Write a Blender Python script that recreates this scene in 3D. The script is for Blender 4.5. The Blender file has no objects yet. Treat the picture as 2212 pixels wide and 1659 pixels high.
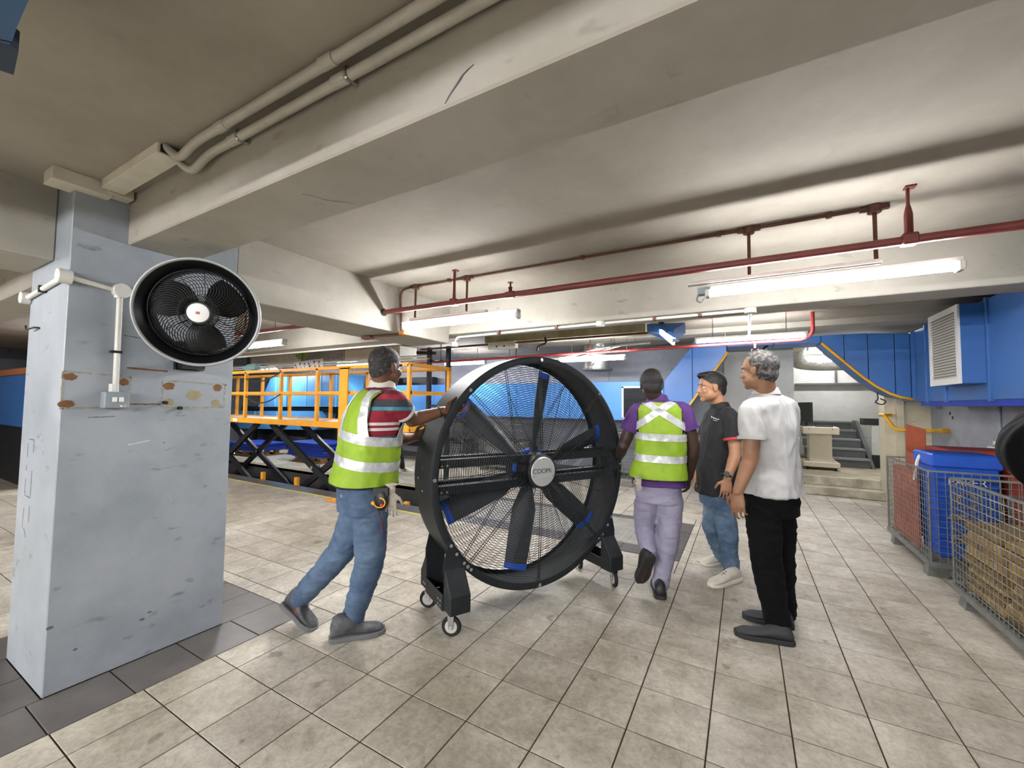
import bpy, bmesh, math, random
from mathutils import Vector, Matrix, noise, Euler
random.seed(7)
SC = bpy.context.scene
COL = SC.collection
PI = math.pi

# ------------------------------------------------------------------ camera
cam_data = bpy.data.cameras.new('camera')
cam_data.sensor_fit = 'HORIZONTAL'
cam_data.sensor_width = 36.0
cam_data.lens = 14.4775
cam_data.clip_start = 0.02
cam = bpy.data.objects.new('camera', cam_data)
COL.objects.link(cam)
cam.matrix_world = Matrix(((0.871313, 0.013269, 0.490548, 0.0),
                           (0.490585, -0.047622, -0.870091, 0.0),
                           (0.011816, 0.998777, -0.048003, 1.36855),
                           (0, 0, 0, 1)))
SC.camera = cam
# ------------------------------------------------------------------ world and exposure
world = bpy.data.worlds.new('world')
SC.world = world
world.use_nodes = True
bg = world.node_tree.nodes['Background']
bg.inputs[0].default_value = (0.75, 0.8, 0.9, 1)
bg.inputs[1].default_value = 0.02
SC.view_settings.view_transform = 'Standard'
SC.view_settings.look = 'None'
SC.view_settings.exposure = 0.6
SC.view_settings.gamma = 1.0
LAMP_W = 105.0           # emission strength of the single tubes in view
REAR_W = 235.0          # raised emission of the unseen single-tube battens in the rear bays

# ------------------------------------------------------------------ materials
MATS = {}
def rgb(h):
    h = h.lstrip('#')
    c = [int(h[i:i + 2], 16) / 255 for i in (0, 2, 4)]
    return tuple(x / 12.92 if x <= .04045 else ((x + .055) / 1.055) ** 2.4 for x in c) + (1.0,)
def M(name, col, rough=.6, metal=0.0, var=None, bump=None, emit=0, spec=.5, coord='pos', stretch=(1, 1, 1)):
    """var = (colour2, scale, contrast lo, hi); bump = (scale, strength, distance)"""
    if name in MATS: return MATS[name]
    m = bpy.data.materials.new(name); MATS[name] = m
    m.use_nodes = True
    nt = m.node_tree; N = nt.nodes; L = nt.links
    b = N['Principled BSDF']
    b.inputs['Base Color'].default_value = rgb(col)
    b.inputs['Roughness'].default_value = rough
    b.inputs['Metallic'].default_value = metal
    b.inputs['Specular IOR Level'].default_value = spec
    if emit:
        b.inputs['Emission Color'].default_value = rgb(col)
        b.inputs['Emission Strength'].default_value = emit
    if var or bump:
        if coord == 'pos':
            g = N.new('ShaderNodeNewGeometry'); src = g.outputs['Position']
        else:
            g = N.new('ShaderNodeTexCoord'); src = g.outputs['Object']
        mp = N.new('ShaderNodeMapping'); mp.inputs['Scale'].default_value = stretch
        L.new(src, mp.inputs[0]); src = mp.outputs[0]
    if var:
        t = N.new('ShaderNodeTexNoise'); t.inputs['Scale'].default_value = var[1]; t.inputs['Detail'].default_value = 6
        t.inputs['Roughness'].default_value = .62
        r = N.new('ShaderNodeValToRGB')
        r.color_ramp.elements[0].position = var[2]; r.color_ramp.elements[1].position = var[3]
        r.color_ramp.elements[0].color = rgb(col); r.color_ramp.elements[1].color = rgb(var[0])
        L.new(src, t.inputs[0]); L.new(t.outputs[0], r.inputs[0]); L.new(r.outputs[0], b.inputs['Base Color'])
    if bump:
        t = N.new('ShaderNodeTexNoise'); t.inputs['Scale'].default_value = bump[0]; t.inputs['Detail'].default_value = 5
        bp = N.new('ShaderNodeBump'); bp.inputs['Strength'].default_value = bump[1]; bp.inputs['Distance'].default_value = bump[2]
        L.new(src, t.inputs[0]); L.new(t.outputs[0], bp.inputs['Height']); L.new(bp.outputs[0], b.inputs['Normal'])
    return m
def node_mat(name, build):
    m = bpy.data.materials.new(name); MATS[name] = m; m.use_nodes = True
    build(m.node_tree, m.node_tree.nodes, m.node_tree.links, m.node_tree.nodes['Principled BSDF'])
    return m

def _tile(nt, N, L, b):
    geo = N.new('ShaderNodeNewGeometry'); oi = N.new('ShaderNodeObjectInfo')
    at = N.new('ShaderNodeAttribute'); at.attribute_name = 'tint'
    ad = N.new('ShaderNodeMath'); ad.operation = 'ADD'
    L.new(oi.outputs['Random'], ad.inputs[0]); L.new(at.outputs['Fac'], ad.inputs[1])
    fr = N.new('ShaderNodeMath'); fr.operation = 'FRACT'; L.new(ad.outputs[0], fr.inputs[0])
    # slate-like clouding, streaked differently from tile to tile
    mp = N.new('ShaderNodeMapping'); L.new(geo.outputs['Position'], mp.inputs[0])
    cb = N.new('ShaderNodeCombineXYZ'); mu = N.new('ShaderNodeMath'); mu.operation = 'MULTIPLY'; mu.inputs[1].default_value = 37
    L.new(fr.outputs[0], mu.inputs[0]); L.new(mu.outputs[0], cb.inputs[2]); L.new(cb.outputs[0], mp.inputs['Location'])
    n1 = N.new('ShaderNodeTexNoise'); n1.inputs['Scale'].default_value = 4.2; n1.inputs['Detail'].default_value = 9; n1.inputs['Roughness'].default_value = .72
    n1.inputs['Distortion'].default_value = .35
    L.new(mp.outputs[0], n1.inputs[0])
    r1 = N.new('ShaderNodeValToRGB'); e = r1.color_ramp.elements
    e[0].position = .36; e[0].color = rgb('#a8a294'); e[1].position = .66; e[1].color = rgb('#d3cec0')
    L.new(n1.outputs[0], r1.inputs[0])
    # fine grain
    n2 = N.new('ShaderNodeTexNoise'); n2.inputs['Scale'].default_value = 34; n2.inputs['Distortion'].default_value = .6; n2.inputs['Detail'].default_value = 8; n2.inputs['Roughness'].default_value = .8
    L.new(mp.outputs[0], n2.inputs[0])
    r2 = N.new('ShaderNodeValToRGB'); e = r2.color_ramp.elements
    e[0].position = .34; e[0].color = (.60, .58, .54, 1); e[1].position = .58; e[1].color = (1.06, 1.05, 1.03, 1)
    L.new(n2.outputs[0], r2.inputs[0])
    m1 = N.new('ShaderNodeMixRGB'); m1.blend_type = 'MULTIPLY'; m1.inputs[0].default_value = .75
    L.new(r1.outputs[0], m1.inputs[1]); L.new(r2.outputs[0], m1.inputs[2])
    # large dirt
    n3 = N.new('ShaderNodeTexNoise'); n3.inputs['Scale'].default_value = .9; n3.inputs['Detail'].default_value = 4
    L.new(geo.outputs['Position'], n3.inputs[0])
    r3 = N.new('ShaderNodeValToRGB'); e = r3.color_ramp.elements
    e[0].position = .38; e[0].color = (.72, .69, .65, 1); e[1].position = .6; e[1].color = (1, 1, 1, 1)
    L.new(n3.outputs[0], r3.inputs[0])
    m2 = N.new('ShaderNodeMixRGB'); m2.blend_type = 'MULTIPLY'; m2.inputs[0].default_value = 1
    L.new(m1.outputs[0], m2.inputs[1]); L.new(r3.outputs[0], m2.inputs[2])
    # per tile shade
    rt = N.new('ShaderNodeMapRange'); rt.inputs[3].default_value = .90; rt.inputs[4].default_value = 1.07
    L.new(fr.outputs[0], rt.inputs[0])
    m3 = N.new('ShaderNodeVectorMath'); m3.operation = 'SCALE'
    L.new(m2.outputs[0], m3.inputs[0]); L.new(rt.outputs[0], m3.inputs['Scale'])
    # dark scuff specks
    n4 = N.new('ShaderNodeTexNoise'); n4.inputs['Scale'].default_value = 7; n4.inputs['Detail'].default_value = 3
    L.new(geo.outputs['Position'], n4.inputs[0])
    r4 = N.new('ShaderNodeValToRGB'); e = r4.color_ramp.elements
    e[0].position = .28; e[0].color = (.55, .53, .5, 1); e[1].position = .33; e[1].color = (1, 1, 1, 1)
    L.new(n4.outputs[0], r4.inputs[0])
    m4 = N.new('ShaderNodeMixRGB'); m4.blend_type = 'MULTIPLY'; m4.inputs[0].default_value = .8
    L.new(m3.outputs[0], m4.inputs[1]); L.new(r4.outputs[0], m4.inputs[2])
    L.new(m4.outputs[0], b.inputs['Base Color'])
    b.inputs['Roughness'].default_value = .55
    bp = N.new('ShaderNodeBump'); bp.inputs['Strength'].default_value = .35; bp.inputs['Distance'].default_value = .002
    L.new(n2.outputs[0], bp.inputs['Height']); L.new(bp.outputs[0], b.inputs['Normal'])
TILE = node_mat('slate_tile', _tile)
DARKTILE = M('dark_border_tile', '#56524f', .38, var=('#67625d', 6, .35, .7), bump=(50, .2, .001))
GROUT = M('grout', '#40392f', .95, spec=.1)

def _paint(base, stain, smear, rough=.5, k=.45):
    def f(nt, N, L, b):
        geo = N.new('ShaderNodeNewGeometry')
        n1 = N.new('ShaderNodeTexNoise'); n1.inputs['Scale'].default_value = 2.2; n1.inputs['Detail'].default_value = 7; n1.inputs['Roughness'].default_value = .65
        L.new(geo.outputs['Position'], n1.inputs[0])
        r1 = N.new('ShaderNodeValToRGB'); e = r1.color_ramp.elements
        e[0].position = .33; e[0].color = rgb(stain); e[1].position = .62; e[1].color = rgb(base)
        L.new(n1.outputs[0], r1.inputs[0])
        mp = N.new('ShaderNodeMapping'); mp.inputs['Scale'].default_value = (6, 6, 14)
        mp.inputs['Rotation'].default_value = (.5, .3, 0)
        L.new(geo.outputs['Position'], mp.inputs[0])
        n2 = N.new('ShaderNodeTexNoise'); n2.inputs['Scale'].default_value = 1.3; n2.inputs['Detail'].default_value = 4
        L.new(mp.outputs[0], n2.inputs[0])
        r2 = N.new('ShaderNodeValToRGB'); e = r2.color_ramp.elements
        e[0].position = .25; e[0].color = rgb(smear); e[1].position = .36; e[1].color = (1, 1, 1, 1)
        L.new(n2.outputs[0], r2.inputs[0])
        mx = N.new('ShaderNodeMixRGB'); mx.blend_type = 'MULTIPLY'; mx.inputs[0].default_value = k
        L.new(r1.outputs[0], mx.inputs[1]); L.new(r2.outputs[0], mx.inputs[2])
        L.new(mx.outputs[0], b.inputs['Base Color'])
        b.inputs['Roughness'].default_value = rough
        n3 = N.new('ShaderNodeTexNoise'); n3.inputs['Scale'].default_value = 35; n3.inputs['Detail'].default_value = 4
        L.new(geo.outputs['Position'], n3.inputs[0])
        bp = N.new('ShaderNodeBump'); bp.inputs['Strength'].default_value = .25; bp.inputs['Distance'].default_value = .003
        L.new(n3.outputs[0], bp.inputs['Height']); L.new(bp.outputs[0], b.inputs['Normal'])
    return f
PILLAR = node_mat('pillar_grey_paint', _paint('#9ea4aa', '#899197', '#85888a', .40, .6))
CEIL = node_mat('ceiling_paint', _paint('#9d978b', '#918a7e', '#b0aa9e', .85, .12))
BEAM = node_mat('beam_paint', _paint('#a5a196', '#989387', '#8f897c', .8, .35))
WALLG = node_mat('back_wall_paint', _paint('#9b9fa8', '#8a8e97', '#86888c', .6))
WALLD = node_mat('rear_wall_paint', _paint('#5d6064', '#53565a', '#4a4c50', .7))
WALLW = node_mat('white_wall_paint', _paint('#c2c3be', '#b3b4ae', '#9d9d98', .7))
WALLB = node_mat('beige_wall_paint', _paint('#cfc7ad', '#c0b69a', '#a39a80', .7))
BLUE = M('blue_sheet_metal', '#3d70b2', .38, var=('#3363a3', 1.6, .3, .7), bump=(3, .06, .01))
BLUEL = M('light_blue_sheet_metal', '#5a9fdb', .4, var=('#4f92cf', 1.6, .3, .7))
NAVY = M('navy_plastic', '#1d3fae', .45, var=('#17349a', 5, .3, .7))
BINBLUE = M('bin_blue_plastic', '#1d57c4', .4, var=('#184bb0', 6, .35, .7))
YEL = M('yellow_edge_paint', '#e9ad25', .5, var=('#d69a1d', 9, .4, .75))
ORANGE = M('orange_lift_paint', '#eba52c', .42, var=('#dd9420', 6, .4, .75))
REDP = M('red_oxide_pipe', '#74342e', .5, var=('#632a26', 9, .35, .7))
REDB = M('bright_red_pipe', '#a63a38', .45, var=('#93302f', 8, .35, .7))
BROWNC = M('brown_conduit', '#6a4436', .55, var=('#573628', 12, .35, .7))
WPVC = M('white_pvc', '#d6d5cd', .4, var=('#c6c4ba', 9, .4, .75))
TRUNK = M('trunking_cream', '#cfcbbb', .55, var=('#bdb8a6', 6, .4, .75))
BLK = M('black_powder_coat', '#1d2022', .55, var=('#24282b', 14, .35, .7), spec=.3)
BLKD = M('black_steel', '#17181a', .5)
GUARD = M('guard_wire_black', '#1b1e21', .4)
CHROME = M('zinc_bolt', '#c9ccce', .22, 1.0)
BRUSH = M('brushed_aluminium', '#dfe2df', .33, .65)
RUB = M('black_rubber', '#191919', .75)
BLUETIP = M('blue_blade_tip', '#1f55c0', .45)
GREYBOX = M('grey_enclosure', '#8b9499', .5, var=('#7e878d', 9, .4, .7))
WHITE = M('white_plastic', '#e6e6e2', .4)
BEIGE = M('beige_steel', '#cdc5ae', .45, var=('#c1b89f', 5, .4, .75))
SILVER = M('silver_duct_foil', '#c6c8c4', .25, .85, bump=(18, .6, .02))
WIRE = M('galvanised_wire', '#8f918d', .45, .55, var=('#777972', 12, .35, .7))
STAIR = M('dark_grey_steel', '#55585a', .5, var=('#464849', 5, .35, .7))
CARD = M('brown_board', '#8c6f3f', .85, var=('#5f4a29', 9, .36, .66), bump=(40, .3, .004))
CARD2 = M('tan_board', '#a98a55', .85, var=('#7c6238', 9, .36, .66), bump=(40, .3, .004))
RUSTRED = M('worn_orange_board', '#b5603f', .75, var=('#9c4c31', 6, .35, .7))
REDBIN = M('red_bin_plastic', '#a53d26', .55, var=('#8e321f', 6, .35, .7))
ROPE = M('white_rope', '#d8d4c8', .85)
YLINE = M('yellow_floor_line', '#d8cc54', .6, var=('#c0b450', 7, .4, .75))
CHECKER = M('checker_plate_steel', '#a9a79c', .45, .3, var=('#908e84', 6, .35, .7))
PITM = M('pit_concrete', '#3c3a37', .9, var=('#2f2d2b', 3, .35, .7))
RUST = M('rust_patch', '#6b4a2c', .85, var=('#85613a', 25, .35, .7))
TANP = M('tan_glue_patch', '#a39873', .8, var=('#8d8260', 25, .35, .7))
SCRATCH = M('bare_plaster', '#a5a69c', .85, var=('#7f7f76', 30, .35, .65))
DIRT = M('dark_scuff', '#606266', .85)
GREEN = M('green_sign', '#7c9c43', .5)
INK = M('black_ink', '#2a2a2a', .7)
GREYINK = M('grey_ink', '#5f6166', .6)
WOOD = M('pallet_wood', '#a47e4c', .8, var=('#84633a', 8, .35, .7))
TUBE = M('fluorescent_tube', '#fdfcff', .5, emit=LAMP_W)
TUBE2 = M('bright_rear_tube', '#fdfcff', .5, emit=REAR_W)  # one tube per batten, emission raised to light the foreground
TUBE3 = M('far_hall_tube', '#fdfcff', .5, emit=110.0)

# ------------------------------------------------------------------ mesh helpers
def V(p): return Vector(p)
def _faces(bm, vs, fs):
    b = [bm.verts.new(v) for v in vs]
    for q in fs:
        try: bm.faces.new([b[i] for i in q])
        except ValueError: pass
    return b
def box(bm, x0, x1, y0, y1, z0, z1):
    v = [(x0, y0, z0), (x1, y0, z0), (x1, y1, z0), (x0, y1, z0), (x0, y0, z1), (x1, y0, z1), (x1, y1, z1), (x0, y1, z1)]
    _faces(bm, v, [(0, 3, 2, 1), (4, 5, 6, 7), (0, 1, 5, 4), (1, 2, 6, 5), (2, 3, 7, 6), (3, 0, 4, 7)])
def obox(bm, c, ax, ay, az):
    c = V(c); ax = V(ax); ay = V(ay); az = V(az); v = []
    for s in (-1, 1):
        for a, b_ in ((-1, -1), (1, -1), (1, 1), (-1, 1)):
            v.append(c + ax * a + ay * b_ + az * s)
    _faces(bm, v, [(0, 3, 2, 1), (4, 5, 6, 7), (0, 1, 5, 4), (1, 2, 6, 5), (2, 3, 7, 6), (3, 0, 4, 7)])
def bar(bm, a, b_, w, h, up=(0, 0, 1)):
    """square bar between two points"""
    a = V(a); b_ = V(b_); d = (b_ - a); l = d.length; d.normalize()
    s = d.cross(V(up))
    if s.length < 1e-4: s = d.cross(Vector((1, 0, 0)))
    s.normalize(); u = s.cross(d)
    obox(bm, (a + b_) / 2, d * l / 2, s * w / 2, u * h / 2)
def loft(bm, rings, cap=True, closed=False):
    R = [[bm.verts.new(p) for p in r] for r in rings]
    n = len(R[0]); k = len(R)
    for i in range(k if closed else k - 1):
        a = R[i]; b_ = R[(i + 1) % k]
        for j in range(n):
            bm.faces.new((a[j], a[(j + 1) % n], b_[(j + 1) % n], b_[j]))
    if cap and not closed:
        bm.faces.new(list(reversed(R[0]))); bm.faces.new(R[-1])
    return R
def tube(bm, pts, r, seg=10, closed=False, round_ends=False):
    P = [V(p) for p in pts]
    rr = list(r) if isinstance(r, (list, tuple)) else [r] * len(P)
    if round_ends and not closed:
        d0 = (P[1] - P[0]).normalized(); d1 = (P[-1] - P[-2]).normalized()
        pre = [(P[0] - d0 * rr[0] * math.sin(a), rr[0] * math.cos(a)) for a in (1.4, 1.05, .55)]
        post = [(P[-1] + d1 * rr[-1] * math.sin(a), rr[-1] * math.cos(a)) for a in (.55, 1.05, 1.4)]
        P = [p for p, q in pre] + P + [p for p, q in post]
        rr = [q for p, q in pre] + rr + [q for p, q in post]
    n = len(P); rings = []; nrm = None
    for i in range(n):
        if closed: t = (P[(i + 1) % n] - P[i - 1])
        else: t = P[min(i + 1, n - 1)] - P[max(i - 1, 0)]
        t.normalize()
        if nrm is None:
            h = Vector((0, 0, 1)) if abs(t.z) < .9 else Vector((1, 0, 0))
            nrm = t.cross(h).normalized()
        else:
            nrm = (nrm - t * nrm.dot(t)).normalized()
        bi = t.cross(nrm)
        rings.append([P[i] + (nrm * math.cos(2 * PI * j / seg) + bi * math.sin(2 * PI * j / seg)) * rr[i] for j in range(seg)])
    loft(bm, rings, True, closed)
def bend(pts, rad=.03, k=4):
    """round the corners of a polyline"""
    P = [V(p) for p in pts]; out = [P[0]]
    for i in range(1, len(P) - 1):
        a = (P[i - 1] - P[i]); b_ = (P[i + 1] - P[i])
        q = min(rad, a.length * .45, b_.length * .45)
        s = P[i] + a.normalized() * q; e = P[i] + b_.normalized() * q
        for j in range(k + 1):
            t = j / k
            out.append(s * (1 - t) ** 2 + P[i] * 2 * t * (1 - t) + e * t * t)
    out.append(P[-1]); return out
def cyl(bm, a, b_, r, seg=16, r2=None):
    tube(bm, [a, b_], [r, r if r2 is None else r2], seg)
def ell(bm, c, r, rot=None, nu=14, nv=10):
    c = V(c); rings = []
    for i in range(1, nv):
        ph = PI * i / nv
        ring = []
        for j in range(nu):
            th = 2 * PI * j / nu
            p = Vector((r[0] * math.sin(ph) * math.cos(th), r[1] * math.sin(ph) * math.sin(th), r[2] * math.cos(ph)))
            if rot: p = rot @ p
            ring.append(c + p)
        rings.append(ring)
    R = [[bm.verts.new(p) for p in q] for q in rings]
    t = Vector((0, 0, r[2])); b_ = Vector((0, 0, -r[2]))
    if rot: t = rot @ t; b_ = rot @ b_
    t = bm.verts.new(c + t); b_ = bm.verts.new(c + b_)
    for i in range(len(R) - 1):
        for j in range(nu):
            bm.faces.new((R[i][j], R[i + 1][j], R[i + 1][(j + 1) % nu], R[i][(j + 1) % nu]))
    for j in range(nu):
        bm.faces.new((t, R[0][j], R[0][(j + 1) % nu]))
        bm.faces.new((b_, R[-1][(j + 1) % nu], R[-1][j]))
def prism(bm, poly, vec):
    """closed polygon extruded along vec"""
    vec = V(vec); n = len(poly)
    a = [bm.verts.new(p) for p in poly]; b_ = [bm.verts.new(V(p) + vec) for p in poly]
    bm.faces.new(a); bm.faces.new(list(reversed(b_)))
    for i in range(n):
        bm.faces.new((a[(i + 1) % n], a[i], b_[i], b_[(i + 1) % n]))
def B(): return bmesh.new()

def fin(bm, name, mat, parent=None, base=None, smooth=False, bevel=0, auto=None, label=None, cat=None, group=None, kind=None):
    """turn a bmesh in world coordinates into an object; base = world origin of the object (or of its root)"""
    bmesh.ops.recalc_face_normals(bm, faces=bm.faces)
    if bevel:
        bmesh.ops.bevel(bm, geom=[e for e in bm.edges if len(e.link_faces) == 2 and e.calc_face_angle(0) > .5],
                        offset=bevel, segments=1, affect='EDGES', clamp_overlap=True)
    me = bpy.data.meshes.new(name)
    if parent is not None:
        org = wloc(parent)
    else:
        org = V(base) if base is not None else Vector((0, 0, 0))
    for v in bm.verts: v.co -= org
    bm.to_mesh(me); bm.free()
    for m in (mat if isinstance(mat, (list, tuple)) else [mat]): me.materials.append(m)
    if smooth:
        me.shade_smooth()
        if auto: me.set_sharp_from_angle(angle=auto)
    o = bpy.data.objects.new(name, me); COL.objects.link(o)
    if parent is not None:
        o.parent = parent
        par = parent
    else:
        o.location = org
    props(o, label, cat, group, kind)
    return o
def props(o, label=None, cat=None, group=None, kind=None):
    if label: o['label'] = label
    if cat: o['category'] = cat
    if group: o['group'] = group
    if kind: o['kind'] = kind
    return o
def wloc(o):
    p = Vector((0, 0, 0))
    while o is not None:
        p += o.location; o = o.parent
    return p
def thing(name, loc, label, cat, group=None):
    o = bpy.data.objects.new(name, None); COL.objects.link(o)
    o.empty_display_size = .1
    o.location = loc
    return props(o, label, cat, group)
def copy_tree(o, dx, parent=None):
    c = o.copy(); COL.objects.link(c)
    if parent is not None: c.parent = parent
    else: c.location = o.location + V(dx)
    for ch in list(o.children): copy_tree(ch, None, c)
    return c
def text_mesh(txt, size, depth=.0):
    cu = bpy.data.curves.new('lettering', 'FONT'); cu.body = txt; cu.size = size; cu.extrude = depth
    cu.align_x = 'CENTER'; cu.align_y = 'CENTER'
    ob = bpy.data.objects.new('lettering', cu); COL.objects.link(ob)
    dg = bpy.context.evaluated_depsgraph_get(); dg.update()
    me = bpy.data.meshes.new_from_object(ob.evaluated_get(dg))
    bpy.data.objects.remove(ob); bpy.data.curves.remove(cu)
    return me
def lettering(name, txt, size, org, xdir, ydir, mat, parent, depth=.0008):
    me = text_mesh(txt, size, depth)
    x = V(xdir).normalized(); y = V(ydir).normalized(); z = x.cross(y)
    w = wloc(parent)
    for v in me.vertices:
        c = v.co.copy(); v.co = V(org) + x * c.x + y * c.y + z * (c.z + depth) - w
    me.materials.clear(); me.materials.append(mat)
    o = bpy.data.objects.new(name, me); COL.objects.link(o); o.parent = parent
    return o

# ================================================================== THE SETTING
T = 0.305                      # tile pitch
GX, GY = -0.14906, -0.00652    # grid origin
ZC = 2.437                     # ceiling height
PX0, PX1, PY0, PY1 = -3.40, -2.805, .648, 1.392          # pillar
XL, XR, YN, YF = -13.6, 2.30, -9.0, 8.05                 # room
PIT = (XL, -3.3, 4.2, 5.1)
def rsub(r, e):
    x0, x1, y0, y1 = r; a0, a1, b0, b1 = e
    if a0 >= x1 or a1 <= x0 or b0 >= y1 or b1 <= y0: return [r]
    o = []
    if a0 > x0: o.append((x0, a0, y0, y1)); x0 = a0
    if a1 < x1: o.append((a1, x1, y0, y1)); x1 = a1
    if b0 > y0: o.append((x0, x1, y0, b0))
    if b1 < y1: o.append((x0, x1, b1, y1))
    return [q for q in o if q[1] - q[0] > .02 and q[3] - q[2] > .02]
def seen(x, y):
    r = .8713 * x + .4906 * y; f = -.4905 * x + .8701 * y
    return f > 1.35 and abs(r) / f < 1.33
def cells(x0, x1, y0, y1, holes):
    out = []
    i0 = int(math.floor((x0 - GX) / T)); i1 = int(math.ceil((x1 - GX) / T))
    j0 = int(math.floor((y0 - GY) / T)); j1 = int(math.ceil((y1 - GY) / T))
    for i in range(i0, i1):
        for j in range(j0, j1):
            rs = [(max(x0, GX + i * T), min(x1, GX + (i + 1) * T), max(y0, GY + j * T), min(y1, GY + (j + 1) * T))]
            for h in holes:
                rs = [q for r in rs for q in rsub(r, h)]
            out += [q for q in rs if q[1] - q[0] > .02 and q[3] - q[2] > .02]
    return out
bm = B()
for r in rsub((XL, XR, YN, YF), PIT):
    box(bm, r[0], r[1], r[2], r[3], -.05, -.004)
floor = fin(bm, 'floor', GROUT, kind='structure', label='grey slate-look tiled floor with dark grout', base=(0, 0, 0))
BORD = [(PX0 - .31, -2.49, .32, 1.72)]                                     # dark border round the pillar
PITB = [(XL, -.52, 3.95, 4.2), (XL, -.52, 5.1, 5.25), (-.91, -.52, 4.2, 5.1)]   # dark border round the pit
PLATE = (-3.3, -.91, 4.2, 5.1)
cc = cells(XL, XR, YN, YF, BORD + PITB + [PLATE, PIT])
g = .0031
TILEMESH = {}
def tile_bm(bm, w, d, cx=0, cy=0, ch=.0014):
    x0, x1, y0, y1 = cx - w / 2 + g, cx + w / 2 - g, cy - d / 2 + g, cy + d / 2 - g
    v = [(x0, y0, -.006), (x1, y0, -.006), (x1, y1, -.006), (x0, y1, -.006), (x0, y0, -.0012), (x1, y0, -.0012), (x1, y1, -.0012), (x0, y1, -.0012),
         (x0 + ch, y0 + ch, 0), (x1 - ch, y0 + ch, 0), (x1 - ch, y1 - ch, 0), (x0 + ch, y1 - ch, 0)]
    return _faces(bm, v, [(0, 1, 5, 4), (1, 2, 6, 5), (2, 3, 7, 6), (3, 0, 4, 7), (4, 5, 9, 8), (5, 6, 10, 9), (6, 7, 11, 10), (7, 4, 8, 11), (8, 9, 10, 11)])
def tile_obj(r, mat, name):
    w, d = round(r[1] - r[0], 3), round(r[3] - r[2], 3)
    k = (w, d, name)
    if k not in TILEMESH:
        bm = B(); tile_bm(bm, w, d); me = bpy.data.meshes.new(name); bm.to_mesh(me); bm.free(); me.materials.append(mat); TILEMESH[k] = me
    o = bpy.data.objects.new(name, TILEMESH[k]); COL.objects.link(o)
    o.location = ((r[0] + r[1]) / 2, (r[2] + r[3]) / 2, 0); o.parent = floor
vis = sorted([r for r in cc if seen((r[0] + r[1]) / 2, (r[2] + r[3]) / 2)], key=lambda r: (-.4905 * (r[0] + r[1]) + .8701 * (r[2] + r[3])))
near = set(vis[:268])
for r in vis[:268]: tile_obj(r, TILE, 'tile')
bm = B(); tl = bm.verts.layers.float.new('tint')
for r in cc:
    if r in near: continue
    q = random.random()
    for v in tile_bm(bm, r[1] - r[0], r[3] - r[2], (r[0] + r[1]) / 2, (r[2] + r[3]) / 2): v[tl] = q
fin(bm, 'tile_field', TILE, floor, kind='stuff')
# dark border tiles
for e in BORD:
    for a, b_, y0, y1 in ((PX1, e[1], e[2], e[3]), (e[0], PX0, e[2], e[3])):
        n = 5
        for j in range(n): tile_obj((a, b_, y0 + (y1 - y0) * j / n, y0 + (y1 - y0) * (j + 1) / n), DARKTILE, 'border_tile')
    for y0, y1 in ((e[2], PY0), (PY1, e[3])):
        for j in range(2): tile_obj((PX0 + .2975 * j, PX0 + .2975 * (j + 1), y0, y1), DARKTILE, 'border_tile')
bm = B(); n = 0
for e in PITB:
    for r in cells(e[0], e[1], e[2], e[3], []):
        if r[0] > -2.2 and n < 26: tile_obj(r, DARKTILE, 'border_tile'); n += 1
        else: tile_bm(bm, r[1] - r[0], r[3] - r[2], (r[0] + r[1]) / 2, (r[2] + r[3]) / 2)
fin(bm, 'border_tile_field', DARKTILE, floor, kind='stuff')
# checker plates over the end of the pit
for i in range(4):
    x0 = PLATE[0] + i * .5975
    bm = B(); box(bm, x0 + .003, x0 + .5945, 4.203, 5.097, -.03, 0)
    for a in range(11):
        for b_ in range(16):
            x = x0 + .035 + a * .053; y = 4.24 + b_ * .055
            s = 1 if (a + b_) % 2 else -1
            obox(bm, (x, y, .001), (.013, .013 * s, 0), (-.004 * s, .004, 0), (0, 0, .0012))
    fin(bm, 'checker_plate', CHECKER, floor)
# pit
bm = B()
box(bm, XL, PIT[1], 4.2, 5.1, -.95, -.9)
box(bm, XL, PIT[1] + .05, 4.15, 4.2, -.95, -.004); box(bm, XL, PIT[1] + .05, 5.1, 5.15, -.95, -.004); box(bm, PIT[1], PIT[1] + .05, 4.2, 5.1, -.95, -.03)
fin(bm, 'floor_pit', PITM, kind='structure', label='dark sunken lift pit in the tiled floor')
# painted floor lines (flat paint, a hair above the tiles)
for y0, y1, n_, x1 in ((3.895, 3.935, 'near', -3.4), (5.15, 5.19, 'far', -3.6)):
    bm = B(); box(bm, XL, x1, y0, y1, -.0035, .0006)
    fin(bm, 'floor_line', YLINE, floor)

# ceiling, beams, pillar
bm = B(); box(bm, XL, XR, YN, YF + .2, ZC, ZC + .15); fin(bm, 'ceiling', CEIL, kind='structure', label='plain painted concrete ceiling slab')
def beam(x0, x1, y0, y1, z0, label, m=BEAM):
    bm = B(); box(bm, x0, x1, y0, y1, z0, ZC + .01)
    return fin(bm, 'ceiling_beam', m, kind='structure', bevel=.006, label=label)
main_beam = beam(PX1, XR, .855, 1.15, 2.177, 'wide concrete beam running from the pillar across the top of the picture')
beam(XL, PX0, .855, 1.15, 2.177, 'concrete beam on the far side of the pillar')
beam(XL, XR, -1.87, -1.575, 2.177, 'concrete beam overhead behind the viewpoint')
beam(-3.36, -2.81, PY1, 3.57, 2.02, 'deep concrete beam running from the pillar into the depth')
beam(-3.50, -3.03, YN, PY0, 2.065, 'deep concrete beam meeting the front face of the pillar')
beam(-2.81, XR, 3.57, 3.86, 2.12, 'concrete beam behind the row of hanging lamps')
beam(XL, -2.81, 3.57, 3.86, 2.12, 'concrete beam above the orange scissor lift')
beam(-3.3, XR, 6.2, 6.5, 2.365, 'shallow concrete beam in front of the blue casing')
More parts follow.
